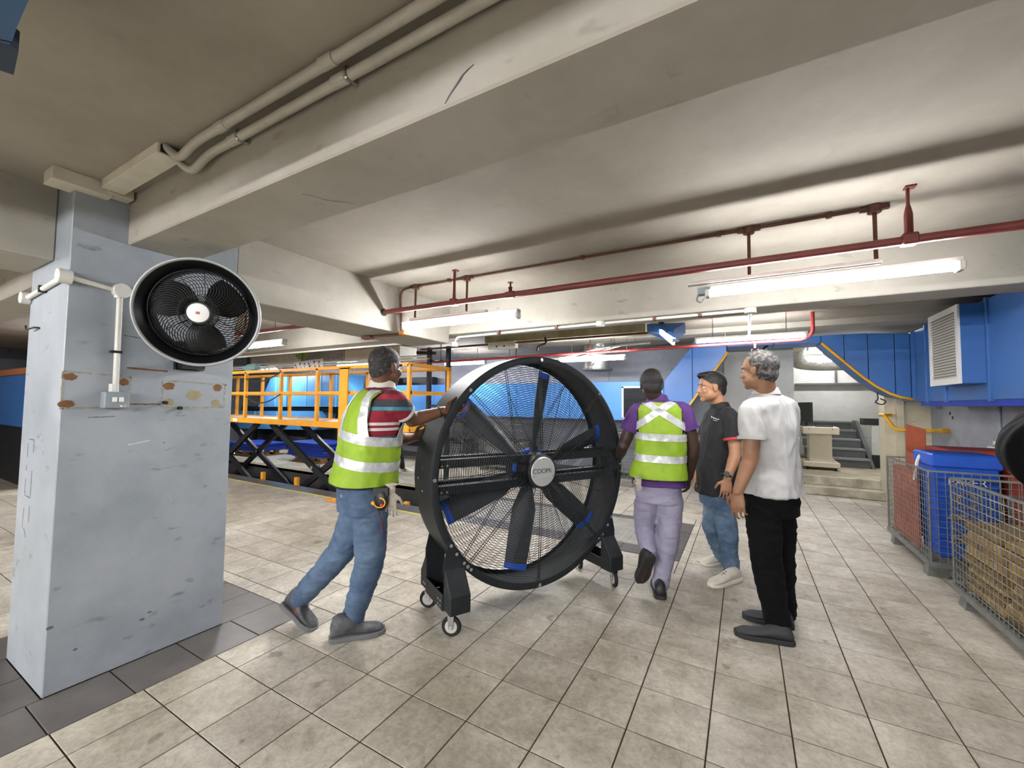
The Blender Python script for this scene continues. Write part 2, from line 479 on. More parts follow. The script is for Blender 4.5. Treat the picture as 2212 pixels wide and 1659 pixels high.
bm = B(); box(bm, -3.25, -1.0, 4.95, 5.25, 2.235, ZC); 
fin(bm, 'trim_1', M('bare_concrete', '#b0a888', .85, var=('#8f8660', 5, .35, .65)), kind='structure', label='yellowish bare concrete bulkhead under the ceiling')
bm = B(); box(bm, PX0, PX1, PY0, PY1, 0, ZC)
pillar = fin(bm, 'pillar', PILLAR, kind='structure', bevel=.004, label='square pillar painted pale grey, with rust marks and a wall fan', base=((PX0 + PX1) / 2, (PY0 + PY1) / 2, 0))
PXF = PX1 + .0008
def mark(poly, mat, name, th=.0012):
    """paint mark on the pillar face turned to the fan: poly in (y, z)"""
    bm = B(); prism(bm, [(PX1 - .001, y, z) for y, z in poly], (th + .001, 0, 0)); fin(bm, name, mat, pillar)
def blob(y, z, ry, rz, seed, mat, name):
    rnd = random.Random(seed); P = []
    for k in range(20):
        a = 2 * PI * k / 20; q = 1 + rnd.uniform(-.16, .16)
        P.append((y + ry * q * math.cos(a), z + rz * q * math.sin(a)))
    mark(P, mat, name)
# rust discs and old glue where plates were fixed
for i, (y, z, ry, rz, m) in enumerate([(.674, 1.473, .026, .017, RUST), (.668, 1.342, .028, .018, RUST), (.872, 1.457, .021, .018, RUST), (.866, 1.351, .023, .018, RUST),
                                       (1.065, 1.446, .026, .023, RUST), (1.309, 1.447, .024, .022, RUST), (1.185, 1.40, .036, .026, TANP), (1.067, 1.355, .024, .022, TANP), (1.302, 1.352, .024, .022, TANP)]):
    blob(y, z, ry, rz, 40 + i, m, 'rust_patch' if m is RUST else 'glue_patch')
def strip(y0, z0, y1, z1, w, seed, mat=SCRATCH, name='scraped_strip'):
    rnd = random.Random(seed); n = 12; up = []; dn = []
    d = Vector((y1 - y0, z1 - z0)); l = d.length; d /= l; q = Vector((-d.y, d.x))
    for k in range(n + 1):
        c = Vector((y0, z0)) + d * l * k / n
        up.append(tuple(c + q * w * rnd.uniform(.25, .6))); dn.append(tuple(c - q * w * rnd.uniform(.25, .6)))
    mark(up + dn[::-1], mat, name, .0008)
for i, (a, b_, c, d) in enumerate([(.652, 1.497, .90, 1.487), (.652, 1.497, .652, 1.318), (.655, 1.320, .895, 1.330), (.897, 1.487, .895, 1.33),
                                   (1.035, 1.475, 1.36, 1.467), (1.035, 1.475, 1.04, 1.325), (1.04, 1.325, 1.35, 1.325), (1.352, 1.467, 1.35, 1.325)]):
    strip(a, b_, c, d, .011, 70 + i)
strip(.90, 1.343, 1.03, 1.343, .008, 91, RUST, 'rust_patch'); strip(.88, 1.533, 1.055, 1.527, .010, 92, RUST, 'rust_patch')
strip(.86, 1.70, .93, 1.695, .006, 93, DIRT, 'scuff_mark'); strip(.745, 1.277, .845, 1.280, .005, 94, DIRT, 'scuff_mark'); strip(1.10, 1.278, 1.15, 1.278, .003, 96, DIRT, 'scuff_mark')
strip(.90, 1.13, .99, 1.148, .006, 95, M('pale_scratch', '#c3cacd', .7), 'scuff_mark')
for i, (y, z, r) in enumerate([(1.055, 1.13, .005), (.75, .17, .008), (.66, .31, .012), (1.0, .2, .012), (1.03, .225, .009)]):
    blob(y, z, r, r * .6, 120 + i, DIRT, 'scuff_mark')
# two dark rubber plugs low on the plate marks, a bent hook on the narrow face
for y, z in ((1.045, 1.352), (1.115, 1.322)):
    bm = B(); cyl(bm, (PX1 - .002, y, z), (PX1 + .03, y, z), .0095, 12); fin(bm, 'rubber_plug', RUB, pillar)
bm = B(); tube(bm, bend([(-3.20, PY0 + .002, 1.735), (-3.20, PY0 - .02, 1.735), (-3.30, PY0 - .03, 1.728), (-3.30, PY0 - .03, 1.752)], .01), .0045, 8)
props(fin(bm, 'wall_hook', BLKD, base=(-3.2, PY0, 1.735), smooth=True), 'small bent black hook on the narrow pillar face', 'hook')
# old tape marks on the narrow face
for i, (x0, z0, x1, z1) in enumerate([(x0 + .065, z0, x1 + .065, z1) for x0, z0, x1, z1 in [(-3.315, 1.155, -3.235, 1.155), (-3.235, 1.155, -3.235, 1.09), (-3.33, 1.13, -3.333, 1.06), (-3.335, .95, -3.335, .87), (-3.335, .865, -3.24, .86), (-3.238, .862, -3.235, 1.0), (-3.24, .82, -3.236, .74), (-3.33, .80, -3.34, .70), (-3.31, .70, -3.27, .66), (-3.335, 1.02, -3.337, .99)]]):
    rnd = random.Random(i); d = Vector((x1 - x0, z1 - z0)); l = d.length; d /= l; q = Vector((-d.y, d.x)); up = []; dn = []
    for k in range(7):
        c = Vector((x0, z0)) + d * l * k / 6; up.append(c + q * rnd.uniform(.001, .004)); dn.append(c - q * rnd.uniform(.001, .004))
    bm = B(); prism(bm, [(p.x, PY0 + .001, p.y) for p in up + dn[::-1]], (0, -.0018, 0)); fin(bm, 'scuff_mark', DIRT, pillar)
# cracks in the main beam
def crack(pts, w, horiz):
    up = []; dn = []; rnd = random.Random(5)
    for k, p in enumerate(pts):
        p = V(p); ww = w * (.2 + math.sin(PI * k / (len(pts) - 1))) * rnd.uniform(.6, 1.2)
        o = Vector((0, ww, 0)) if horiz else Vector((ww, 0, 0))
        up.append(p + o); dn.append(p - o)
    bm = B(); prism(bm, up + dn[::-1], (0, 0, -.002) if horiz else (0, -.002, 0)); fin(bm, 'crack', DIRT, main_beam)
crack([(-1.492, 0.960, 2.178), (-1.464, 1.000, 2.178), (-1.457, 1.032, 2.178), (-1.431, 1.059, 2.178), (-1.399, 1.085, 2.178), (-1.377, 1.119, 2.178)], .0022, True)
crack([(-0.608, 0.854, 2.259), (-0.626, 0.854, 2.253), (-0.644, 0.854, 2.244), (-0.662, 0.854, 2.226), (-0.686, 0.855, 2.206), (-0.702, 0.855, 2.187)], .003, False)

# walls
DX0, DX1 = .70, 1.80           # doorway in the back wall
bm = B(); box(bm, XL, -.30, YF, YF + .2, 0, ZC); wb = fin(bm, 'wall_back', WALLG, kind='structure', label='grey panelled back wall')
seams = [XL, -11.7, -9.8, -8.0, -6.25, -4.3, -2.32, -.30]
for a, b_ in zip(seams[:-1], seams[1:]):
    bm = B(); box(bm, a + .012, b_ - .012, YF - .012, YF, .02, ZC - .01); fin(bm, 'wall_panel', WALLG, wb, bevel=.004)
bm = B(); box(bm, -.30, DX0, YF - .06, YF + .2, 0, ZC); w2 = fin(bm, 'wall_back_white', WALLW, kind='structure', label='off-white wall beside the doorway with a taped paper sheet')
bm = B(); box(bm, DX1, XR + .2, YF - .05, YF + .2, 0, ZC); box(bm, DX1 + .12, DX1 + .2, YF - .12, YF - .05, 0, ZC)
fin(bm, 'wall_back_beige', WALLB, kind='structure', label='beige wall strip right of the doorway')
bm = B(); box(bm, XR, XR + .2, YN, YF, 0, ZC); wr = fin(bm, 'wall_right', WALLG, kind='structure', label='pale grey right-hand wall')
bm = B(); box(bm, XL - .2, XL, YN, YF, -.95, ZC); fin(bm, 'wall_left', WALLD, kind='structure', label='grey far left wall')
bm = B(); box(bm, XL, XR, YN - .2, YN, 0, ZC); fin(bm, 'wall_rear', WALLD, kind='structure', label='grey wall behind the viewpoint')
# room beyond the doorway, with two steps up
bm = B(); box(bm, -.2, 3.2, 8.36, 11.3, .1, .265); fin(bm, 'floor_inner', M('worn_platform_floor', '#a59d88', .6, var=('#857c66', 3, .35, .65)), kind='structure', label='worn raised floor beyond the doorway')
STEPM = M('painted_step', '#c6c1ad', .6, var=('#98907a', 5, .33, .6))
for i, (y0, y1, z0, z1) in enumerate([(YF, 8.36, 0, .125), (8.27, 8.36, .125, .265)]):
    bm = B(); box(bm, DX0, DX1, y0, y1, z0, z1); fin(bm, 'trim_%d' % (i + 2), STEPM, kind='structure', bevel=.006, label='%s pale step up to the doorway' % ('lower', 'upper')[i])
bm = B(); box(bm, -.2, 3.2, 11.3, 11.4, 0, 2.7); fin(bm, 'wall_inner_back', WALLW, kind='structure', label='white wall at the end of the inner room')
bm = B(); box(bm, -.3, -.2, 8.25, 11.3, 0, 2.7); box(bm, 3.2, 3.3, 8.25, 11.3, 0, 2.7); box(bm, DX1, DX1 + .02, 8.25, 8.3, 0, 2.6)
fin(bm, 'wall_inner_side', WALLW, kind='structure', label='white side walls of the inner room')
bm = B(); box(bm, -.3, 3.3, 8.25, 11.4, 2.7, 2.8); fin(bm, 'ceiling_inner', CEIL, kind='structure', label='ceiling of the inner room')
# taped sheet on the white wall
sh = thing('paper_sheet', (.30, YF - .062, 1.6), 'blank pale paper sheet taped to the white wall behind the men', 'paper')
bm = B(); box(bm, .17, .43, YF - .063, YF - .061, 1.50, 1.86); fin(bm, 'sheet', M('pale_paper', '#c8c9c4', .8), sh)
for x, z, s in ((.41, 1.85, 1), (.42, 1.51, -1), (.18, 1.85, -1)):
    bm = B(); obox(bm, (x, YF - .064, z), (.03, 0, -.02 * s), (0, .0006, 0), (.008 * s, 0, .012)); fin(bm, 'tape', WHITE, sh)

# ================================================================== LAMPS
def lamp(x0, x1, y, z, label, style=0, rods=True, tm=None):
    t = thing('fluorescent_lamp', ((x0 + x1) / 2, y, z), label, 'lamp', 'fluorescent battens under the ceiling')
    hw = .03 if style == 0 else .014
    bm = B(); box(bm, x0, x1, y - hw, y + hw, z + .022, z + .05); fin(bm, 'housing', WPVC, t, bevel=.004)
    bm = B()
    if style == 0:
        prof = [(y + .036 * math.cos(a), z + .02 + .042 * math.sin(a)) for a in [PI + PI * k / 8 for k in range(9)]]
        loft(bm, [[(x, p[0], p[1]) for p in prof] for x in (x0 + .03, x1 - .03)])
    else:
        tube(bm, [(x0 + .03, y, z), (x1 - .03, y, z)], .019, 12)
    fin(bm, 'diffuser', tm or TUBE, t, smooth=True, auto=.9)
    for xa, xb in ((x0, x0 + .03), (x1 - .03, x1)):
        bm = B(); box(bm, xa, xb, y - .033, y + .033, z - .022, z + .024); fin(bm, 'end_cap', WPVC, t, bevel=.006)
    for xa in (x0 + .2, x1 - .2):      # suspension rods up to the slab
        if rods:
            bm = B(); cyl(bm, (xa, y, z + .045), (xa, y, ZC + (.26 if y > 8.2 else 0)), .005, 6); fin(bm, 'suspension_rod', WIRE, t)
    return t
l1 = lamp(-2.70, -1.50, 2.76, 2.05, 'lit fluorescent lamp with rounded end caps near the red pipe, left one', 0, False)
l2 = lamp(-.20, .93, 2.76, 2.055, 'long bright fluorescent lamp at the upper right above the men', 1, False)
l3 = lamp(-5.35, -4.50, 2.76, 2.02, 'lit fluorescent lamp just right of the wall fan', 0)
l4 = lamp(-2.32, -1.36, 5.48, 1.995, 'small lit fluorescent lamp just above the big drum fan', 0)
l5 = lamp(-.52, .62, 5.48, 2.155, 'bright fluorescent lamp beside the bright red pipe', 1)
for x0, x1 in ((.43, .6),):
    pass
# mounting rails over the two near lamps
for x0, x1, a, t in ((-2.62, -1.80, 2.105, l1), (-.30, .63, 2.118, l2)):
    bm = B(); box(bm, x0, x1, 2.745, 2.785, a, a + .022); fin(bm, 'mounting_rail', WPVC, t, bevel=.003)
bm = B(); box(bm, -.24, -.17, 2.74, 2.80, 2.055, 2.095); tube(bm, bend([(-.235, 2.75, 2.06), (-.25, 2.75, 2.02), (-.225, 2.75, 2.0), (-.20, 2.75, 2.03)], .02), .005, 8)
fin(bm, 'cable_gland', GREYBOX, l2)
# lamps deeper in the hall and in the bays behind the viewpoint
lamp(-9.6, -8.4, 2.76, 2.05, 'fluorescent lamp far along the hall on the left', 0, True, TUBE3)
lamp(-8.2, -7.0, 6.3, 2.2, 'fluorescent lamp over the light blue conveyor casing', 0, True, TUBE3)
lamp(-5.3, -4.3, 6.6, 2.15, 'fluorescent lamp behind the lift railing', 0, True, TUBE3)
lamp(-11.6, -10.4, 6.3, 2.2, 'fluorescent lamp at the far end above the lift platform', 0, True, TUBE3)
for i, x in enumerate((-8.6, -6.9, -5.2, -3.03, -1.6, -.1)):
    lamp(x + .03, x + 1.28, -2.95, 2.12, '%s fluorescent lamp of the row behind the viewpoint' % ('first', 'second', 'third', 'fourth', 'fifth', 'sixth')[i], 1, True, TUBE2)
for i, x in enumerate((-7.0, -4.5, -2.0, .4)):
    lamp(x, x + 1.25, -5.7, 2.10, '%s fluorescent lamp of the rearmost row' % ('first', 'second', 'third', 'fourth')[i], 1, True, TUBE2)

# ================================================================== PIPES, CONDUITS, CEILING SERVICES
def pipe(name, pts, r, mat, label, cat, parent=None, rad=.05, seg=12, group=None):
    bm = B(); tube(bm, bend(pts, rad), r, seg)
    b = V(pts[0])
    return fin(bm, name, mat, parent, base=b, smooth=True, auto=.8, label=label, cat=cat, group=group)
# dark red sprinkler main
t = thing('sprinkler_pipe', (-2.8, 2.62, 2.175), 'dark red sprinkler pipe hanging in front of the lamps', 'pipe')
for a, b_ in ((-2.82, XR + .01),):
    bm = B(); cyl(bm, (a, 2.62, 2.175), (b_, 2.62, 2.175), .0215, 14); fin(bm, 'pipe_run', REDP, t, smooth=True, auto=.8)
bm = B(); cyl(bm, (-2.815, 2.62, 2.175), (-2.80, 2.62, 2.175), .034, 14); fin(bm, 'wall_sleeve', BLKD, t)
for x in (-2.02, .70):
    bm = B(); box(bm, x - .03, x + .03, 2.59, 2.65, 2.150, 2.205); fin(bm, 'clamp', REDP, t, bevel=.006)
    bm = B(); tube(bm, [(x, 2.62, 2.20), (x, 2.62, 2.30), (x, 2.62, 2.33), (x, 2.62, 2.35), (x, 2.62, ZC)], [.017, .017, .012, .007, .007] if x > 0 else [.014, .011, .011, .011, .011], 10)
    box(bm, x - .012, x + .03, 2.60, 2.64, ZC - .008, ZC + .002); fin(bm, 'hanger_rod', REDP, t)
bm = B(); cyl(bm, (-1.50, 2.62, 2.19), (-1.50, 2.62, 2.235), .013, 10); cyl(bm, (-1.50, 2.62, 2.225), (-1.50, 2.62, 2.23), .018, 10); cyl(bm, (-1.50, 2.62, 2.235), (-1.50, 2.62, 2.265), .007, 8); cyl(bm, (-1.50, 2.62, 2.265), (-1.50, 2.62, 2.269), .022, 12)
cyl(bm, (-1.535, 2.62, 2.175), (-1.465, 2.62, 2.175), .027, 14); fin(bm, 'sprinkler_head', REDP, t)
t = thing('sprinkler_pipe', (-5.5, 2.62, 2.13), 'dark red pipe end behind the wall fan, left of the deep beam', 'pipe')
bm = B(); cyl(bm, (-9.0, 2.62, 2.15), (-3.35, 2.62, 2.15), .0215, 14); fin(bm, 'pipe_run', REDP, t, smooth=True, auto=.8)
for x in (-5.35, -5.05):
    bm = B(); cyl(bm, (x, 2.62, 2.15), (x, 2.62, ZC), .012, 8); fin(bm, 'hanger_rod', REDP, t)
# brown conduit feeding the lamps
t = thing('brown_conduit', (-2.79, 2.79, 2.42), 'thin brown conduit on the ceiling with drops to the two near lamps', 'conduit')
bm = B(); tube(bm, bend([(-2.79, 2.83, 2.035), (-2.79, 2.80, 2.42), (-2.60, 2.785, 2.422), (.61, 2.775, 2.422)], .09), .0095, 10); fin(bm, 'conduit_run', BROWNC, t, smooth=True, auto=.8)
for x, zb in ((-2.578, 2.125), (-2.01, 2.128), (.037, 2.137), (.611, 2.14)):
    bm = B(); cyl(bm, (x, 2.78, 2.425), (x, 2.775, zb), .0095, 10); fin(bm, 'drop_pipe', BROWNC, t, smooth=True, auto=.8)
    bm = B(); cyl(bm, (x, 2.78, 2.395), (x, 2.78, 2.433), .03, 14); box(bm, x - .06, x + .06, 2.768, 2.792, 2.408, 2.433); fin(bm, 'junction_box', BROWNC, t)
for x in (-1.0, -2.2, .42, -.12):
    bm = B(); box(bm, x - .012, x + .012, 2.764, 2.796, 2.41, 2.437); fin(bm, 'saddle_clip', BROWNC, t)
bm = B(); box(bm, -2.80, -2.73, 2.80, 2.86, 2.0, 2.035); fin(bm, 'orange_box', M('orange_box', '#d0893f', .5), t, bevel=.004)
t = thing('beam_conduit', (-3.0, 2.82, 2.01), 'short brown conduit with an end box under the deep beam', 'conduit')
bm = B(); tube(bm, [(-2.80, 2.83, 2.006), (-3.20, 2.80, 2.006)], .012, 8); fin(bm, 'conduit_run', BROWNC, t)
bm = B(); box(bm, -3.27, -3.15, 2.77, 2.83, 1.985, 2.018); fin(bm, 'end_box', BROWNC, t)
# white conduit under the far beam
t = thing('white_conduit', (-2.75, 3.62, 2.1), 'white conduit with round boxes along the underside of the far beam', 'conduit')
bm = B(); tube(bm, bend([(-2.82, 3.68, 2.03), (-2.78, 3.66, 2.10), (-1.12, 3.60, 2.103), (.05, 3.60, 2.103), (.05, 3.60, 2.10)], .05), .0125, 10); fin(bm, 'conduit_run', WPVC, t, smooth=True, auto=.8)
for x in (-1.12, .05):
    bm = B(); cyl(bm, (x, 3.60, 2.08), (x, 3.60, 2.12), .042, 18); fin(bm, 'junction_box', WPVC, t, bevel=.003)
bm = B(); cyl(bm, (-2.82, 3.68, 2.0), (-2.82, 3.68, 2.05), .04, 14); fin(bm, 'junction_box', WPVC, t, bevel=.003)
for x in (-2.2, -1.55, -.65, -.3):
    bm = B(); box(bm, x - .014, x + .014, 3.585, 3.64, 2.088, 2.12); fin(bm, 'saddle_clip', BROWNC, t)
bm = B(); tube(bm, [(.05, 3.61, 2.10), (.05, 3.72, 1.965 + .14), (.06, 5.40, 2.2), (.06, 5.47, 2.2)], .012, 8); fin(bm, 'lamp_feed', WPVC, base=(.05, 3.6, 2.1), smooth=True, auto=.8, label='thin white feed pipe from the far beam to the bright lamp', cat='conduit')
pipe('white_conduit', [(-2.86, 3.80, 2.107), (-3.4, 3.80, 2.107), (-9, 3.80, 2.107)], .014, WPVC, 'white conduit above the orange lift', 'conduit', rad=.1, seg=8)
pipe('brown_pipe', [(-4.4, 4.88, 2.2), (-.9, 4.88, 2.205)], .014, BROWNC, 'thin brown pipe along the bare concrete bulkhead', 'pipe')
for x in (-3.0, -2.2, -1.6):
    pass
# far bright red pipe
t = thing('red_pipe', (-6.0, 5.62, 2.06), 'bright red pipe running across the far part of the hall', 'pipe')
bm = B(); tube(bm, bend([(-7.5, 5.62, 2.06), (.60, 5.62, 2.13), (.68, 5.62, 2.20), (.68, 5.62, 2.44)], .06), .019, 12); fin(bm, 'pipe_run', REDB, t, smooth=True, auto=.8)
for x in (-4.6, -3.1, -1.9):
    bm = B(); cyl(bm, (x, 5.62, 2.06), (x, 5.62, ZC), .008, 8); fin(bm, 'hanger_rod', REDP, t)
bm = B(); cyl(bm, (.12, 5.62, 2.06), (.12, 5.62, 2.12), .014, 10); tube(bm, [(.09, 5.62, 2.05), (.08, 5.62, 2.0), (.16, 5.62, 2.0), (.15, 5.62, 2.05)], .005, 6); fin(bm, 'sprinkler_head', REDB, t)
# tangled white cable loops above the big fan
pipe('white_cable', [(-4.3, 5.75, 2.18), (-3.6, 5.75, 2.19), (-3.0, 5.75, 2.06), (-2.4, 5.75, 2.05), (-1.7, 5.75, 2.20), (-1.1, 5.75, 2.215)], .014, WPVC, 'white cable sagging above the big drum fan', 'cable', rad=.25)
pipe('white_cable', [(-3.4, 5.8, 2.10), (-2.9, 5.8, 2.03), (-2.35, 5.8, 2.03), (-1.8, 5.8, 2.14), (-1.5, 5.8, 2.21)], .010, WPVC, 'thinner white cable looping under the first one', 'cable', rad=.2)
pipe('black_cable', [(-2.25, 4.85, 2.23), (-2.2, 4.80, 2.15), (-2.32, 4.78, 2.12), (-2.34, 4.8, 2.06)], .014, BLKD, 'short black cable curling below the bare concrete', 'cable', rad=.05)
for x, z, w in ((-3.3, 2.12, 0), (-1.3, 2.2, 0), (-3.2, 2.08, 1), (-1.6, 2.18, 1), (-1.45, 2.16, 2), (-.2, 2.23, 2)):
    y = (5.75, 5.80, 5.9)[w]; bm = B(); cyl(bm, (x, y, z), (x, y, ZC), .004, 6)
    fin(bm, 'cable_tie', WIRE, base=(x, y, z), label='thin %s cable tie hanging from the ceiling' % ('left', 'right', 'lower left', 'lower right', 'rear left', 'rear right')[(-3.3, -1.3, -3.2, -1.6, -1.45, -.2).index(x)], cat='cable tie', group='cable ties under the ceiling')
pipe('black_cable', [(-1.6, 5.9, 2.14), (-1.3, 5.9, 2.18), (-.5, 5.9, 2.22), (.1, 5.9, 2.24)], .012, BLKD, 'long black cable above the bright red pipe', 'cable', rad=.2)
t = thing('ceiling_unit', (-3.05, 4.80, 2.17), 'small cream control box on the bare concrete bulkhead', 'box')
bm = B(); box(bm, -3.14, -2.70, 4.86, 4.95, 2.13, 2.23); fin(bm, 'cover', TRUNK, t, bevel=.006)
for x in (-3.0, -2.88):
    bm = B(); box(bm, x, x + .02, 4.85, 4.86, 2.15, 2.17); fin(bm, 'knock_out', BLKD, t)
# silver round duct piece over the fan
t = thing('vent_stack', (-1.95, 6.9, 1.95), 'short round silver duct above the big drum fan', 'duct')
bm = B(); cyl(bm, (-2.2, 6.9, 1.98), (-2.2, 6.9, ZC), .24, 24); fin(bm, 'duct', SILVER, t, smooth=True, auto=.7)
bm = B(); cyl(bm, (-2.2, 6.9, 1.96), (-2.2, 6.9, 1.99), .255, 24); fin(bm, 'flange', WIRE, t)
# suspended blue floodlight
t = thing('blue_floodlight', (-.72, 4.5, 2.1), 'square blue floodlight housing hung below the beam', 'floodlight')
c = Vector((-.72, 4.62, 2.13))
bm = B(); loft(bm, [[(-0.886, 4.453, 2.227), (-0.532, 4.651, 2.246), (-0.529, 4.659, 2.134), (-0.883, 4.460, 2.134)], [(-0.750, 4.421, 2.104), (-0.625, 4.489, 2.153), (-0.622, 4.497, 2.029), (-0.639, 4.489, 2.014)]]); fin(bm, 'housing', BLUE, t)
bm = B(); prism(bm, [(-0.752, 4.406, 2.154), (-0.628, 4.480, 2.065), (-0.638, 4.479, 1.994), (-0.748, 4.411, 2.102)], (.02, .03, 0)); fin(bm, 'lens', M('lit_lens', '#f2f4f6', .3, emit=3), t)
bm = B(); bar(bm, (-0.745, 4.532, 2.219), (-.79, 4.55, ZC), .02, .05); box(bm, -.86, -.72, 4.5, 4.6, ZC - .012, ZC); fin(bm, 'bracket', BLKD, t)
bm = B(); tube(bm, [(-0.634, 4.456, 2.038), (-0.576, 4.488, 2.034)], [.02, .012], 8); fin(bm, 'cable_gland', GREYBOX, t)

# near ceiling: trunking and two grey conduits
t = thing('cable_trunking', (-2.7, .7, 2.38), 'cream cable trunking round the pillar head with an open end', 'trunking')
bm = B(); box(bm, PX1 - .06, -2.735, .56, PY0 + .12, 2.375, ZC); fin(bm, 'trunk_piece', TRUNK, t, bevel=.002)
bm = B(); box(bm, -2.80, -2.72, PY0 + .10, .845, 2.39, ZC); fin(bm, 'trunk_piece', TRUNK, t, bevel=.002)
bm = B(); box(bm, -2.70, -2.10, .715, .80, 2.392, ZC); fin(bm, 'trunk_piece', TRUNK, t, bevel=.002)
bm = B(); box(bm, -2.102, -2.094, .725, .79, 2.398, 2.43); fin(bm, 'shaded_end', BLKD, t)  # black plate standing for the shade inside the hollow trunk end
t = thing('ceiling_conduit', (-2.1, .76, 2.41), 'grey conduit along the ceiling edge, outer one of the pair', 'conduit', 'conduits beside the main beam')
CG = M('conduit_grey', '#b2aea3', .5, var=('#a09b8f', 7, .4, .7))
bm = B(); tube(bm, bend([(-2.10, .745, 2.428), (-2.04, .770, 2.372), (-1.92, .775, 2.412), (XR, .790, 2.412)], .06), .0165, 14); fin(bm, 'conduit_run', CG, t, smooth=True, auto=.8)
for x in (-1.72, -1.10, -.2):
    bm = B(); cyl(bm, (x - .03, .776, 2.412), (x + .03, .777, 2.412), .0195, 14); fin(bm, 'coupler', CG, t)
t = thing('ceiling_conduit', (-2.1, .80, 2.38), 'grey conduit against the main beam, inner one of the pair', 'conduit', 'conduits beside the main beam')
bm = B(); tube(bm, bend([(-2.10, .775, 2.40), (-2.04, .815, 2.335), (-1.92, .822, 2.385), (XR, .832, 2.392)], .06), .0165, 14); fin(bm, 'conduit_run', CG, t, smooth=True, auto=.8)
for x in (-1.72, -1.10, -.2):
    bm = B(); cyl(bm, (x - .03, .823, 2.387), (x + .03, .824, 2.387), .0195, 14); fin(bm, 'coupler', CG, t)
    bm = B(); box(bm, x + .035, x + .047, .806, .856, 2.366, 2.41); fin(bm, 'clip', CHROME, t, bevel=.004)
# dark blue duct corner at the very top left
t = thing('hanging_duct', (-1.6, .2, 2.2), 'dark blue duct corner hanging at the top left edge', 'duct')
bm = B(); prism(bm, [(-1.289, 0.215, 2.200), (-1.411, 0.221, 2.200), (-1.480, 0.226, 2.200), (-1.559, 0.142, 2.200), (-1.220, 0.103, 2.200), (-1.089, 0.174, 2.200)], (0, 0, .24)); fin(bm, 'duct_body', M('dark_blue_sheet', '#34587f', .5), t)
bm = B(); prism(bm, [(-1.488, 0.224, 2.195), (-1.500, 0.240, 2.195), (-1.620, 0.254, 2.195), (-1.628, 0.233, 2.195), (-1.637, 0.178, 2.195), (-1.532, 0.164, 2.195)], (0, 0, .05)); fin(bm, 'duct_flange', M('navy_sheet', '#1c2c40', .5), t)

# ------------------------------------------------------------------ pillar services
t = thing('pillar_conduit', (-2.79, .82, 1.42), 'white conduit with round boxes leading to the switch on the pillar', 'conduit')
bm = B(); tube(bm, [(-2.79, .832, 1.92), (-2.79, .836, 1.40)], .013, 12); fin(bm, 'conduit_run', WPVC, t, smooth=True, auto=.8)
bm = B(); tube(bm, [(-2.79, .81, 1.925), (-2.79, .655, 1.945)], .0125, 12); fin(bm, 'conduit_run', WPVC, t, smooth=True, auto=.8)
bm = B(); tube(bm, [(-2.85, PY0 - .014, 1.945), (-3.38, PY0 - .014, 1.912)], .0125, 12); fin(bm, 'conduit_run', WPVC, t, smooth=True, auto=.8)
for a, b_, r in (((-2.806, .836, 1.925), (-2.765, .836, 1.925), .037), ((-2.79, .655, 1.945), (-2.79, .605, 1.945), .034), ((-3.40, PY0 - .002, 1.912), (-3.40, PY0 - .04, 1.912), .032)):
    bm = B(); cyl(bm, a, b_, r, 24); fin(bm, 'junction_box', WPVC, t, bevel=.003)
for z0, z1 in ((1.885, 1.90), (1.405, 1.445)):
    bm = B(); cyl(bm, (-2.79, .826, z0), (-2.79, .826, z1), .0165, 12); fin(bm, 'coupler', WPVC, t)
bm = B(); box(bm, PX1 - .002, PX1 + .03, .808, .85, 1.603, 1.615); fin(bm, 'saddle_clip', BLKD, t)
bm = B(); box(bm, -3.135, -3.12, PY0 - .03, PY0 + .002, 1.91, 1.945); fin(bm, 'saddle_clip', BLKD, t)
t = thing('switch_box', (-2.78, .84, 1.36), 'grey metal switch box with two white rockers on the pillar', 'switch')
bm = B(); box(bm, PX1, PX1 + .055, .785, .882, 1.322, 1.405); fin(bm, 'enclosure', GREYBOX, t, bevel=.004)
for y in (.827, .852):
    bm = B(); obox(bm, (PX1 + .056, y - .004, 1.366), (.003, 0, .0008), (0, .0095, 0), (-.0006, 0, .0115)); fin(bm, 'rocker', WHITE, t, bevel=.001)
bm = B(); box(bm, PX1 + .0548, PX1 + .0556, .845, .868, 1.330, 1.338); fin(bm, 'label_strip', WHITE, t)
bm = B(); box(bm, PX1 + .0552, PX1 + .0559, .853, .866, 1.3318, 1.3362); fin(bm, 'label_print', M('red_print', '#b5443c', .6), t)

# ================================================================== WALL FAN ON THE PILLAR
WF = Vector((-2.45, 1.042, 1.819)); az, el_ = math.radians(-37.1), math.radians(-10.9)
wn = Vector((math.cos(az) * math.cos(el_), math.sin(az) * math.cos(el_), math.sin(el_)))
wa = Vector((0, 0, 1)).cross(wn).normalized(); wb_ = wn.cross(wa)
def wp(r, ang, n): return WF + wa * (r * math.cos(ang)) + wb_ * (r * math.sin(ang)) + wn * n
def lathe(bm, prof, P, seg=64, closed=True):
    rings = [[P(r, 2 * PI * k / seg, n) for r, n in prof] for k in range(seg)]
    R = [[bm.verts.new(p) for p in q] for q in rings]; m = len(prof)
    for k in range(seg):
        a = R[k]; b_ = R[(k + 1) % seg]
        for j in range(m if closed else m - 1):
            bm.faces.new((a[j], a[(j + 1) % m], b_[(j + 1) % m], b_[j]))
wf = thing('wall_fan', (-2.80, 1.19, 1.60), 'black three-bladed wall fan with silver rim on the pillar', 'fan')
bm = B(); lathe(bm, [(.262, .004), (.268, .014), (.274, .014), (.278, .006), (.277, -.012), (.266, -.012)], wp); fin(bm, 'outer_rim', M('fan_rim_silver', '#a4a6a5', .4, .2), wf, smooth=True)
BP = M('black_gloss_plastic', '#08090a', .35, spec=.35)
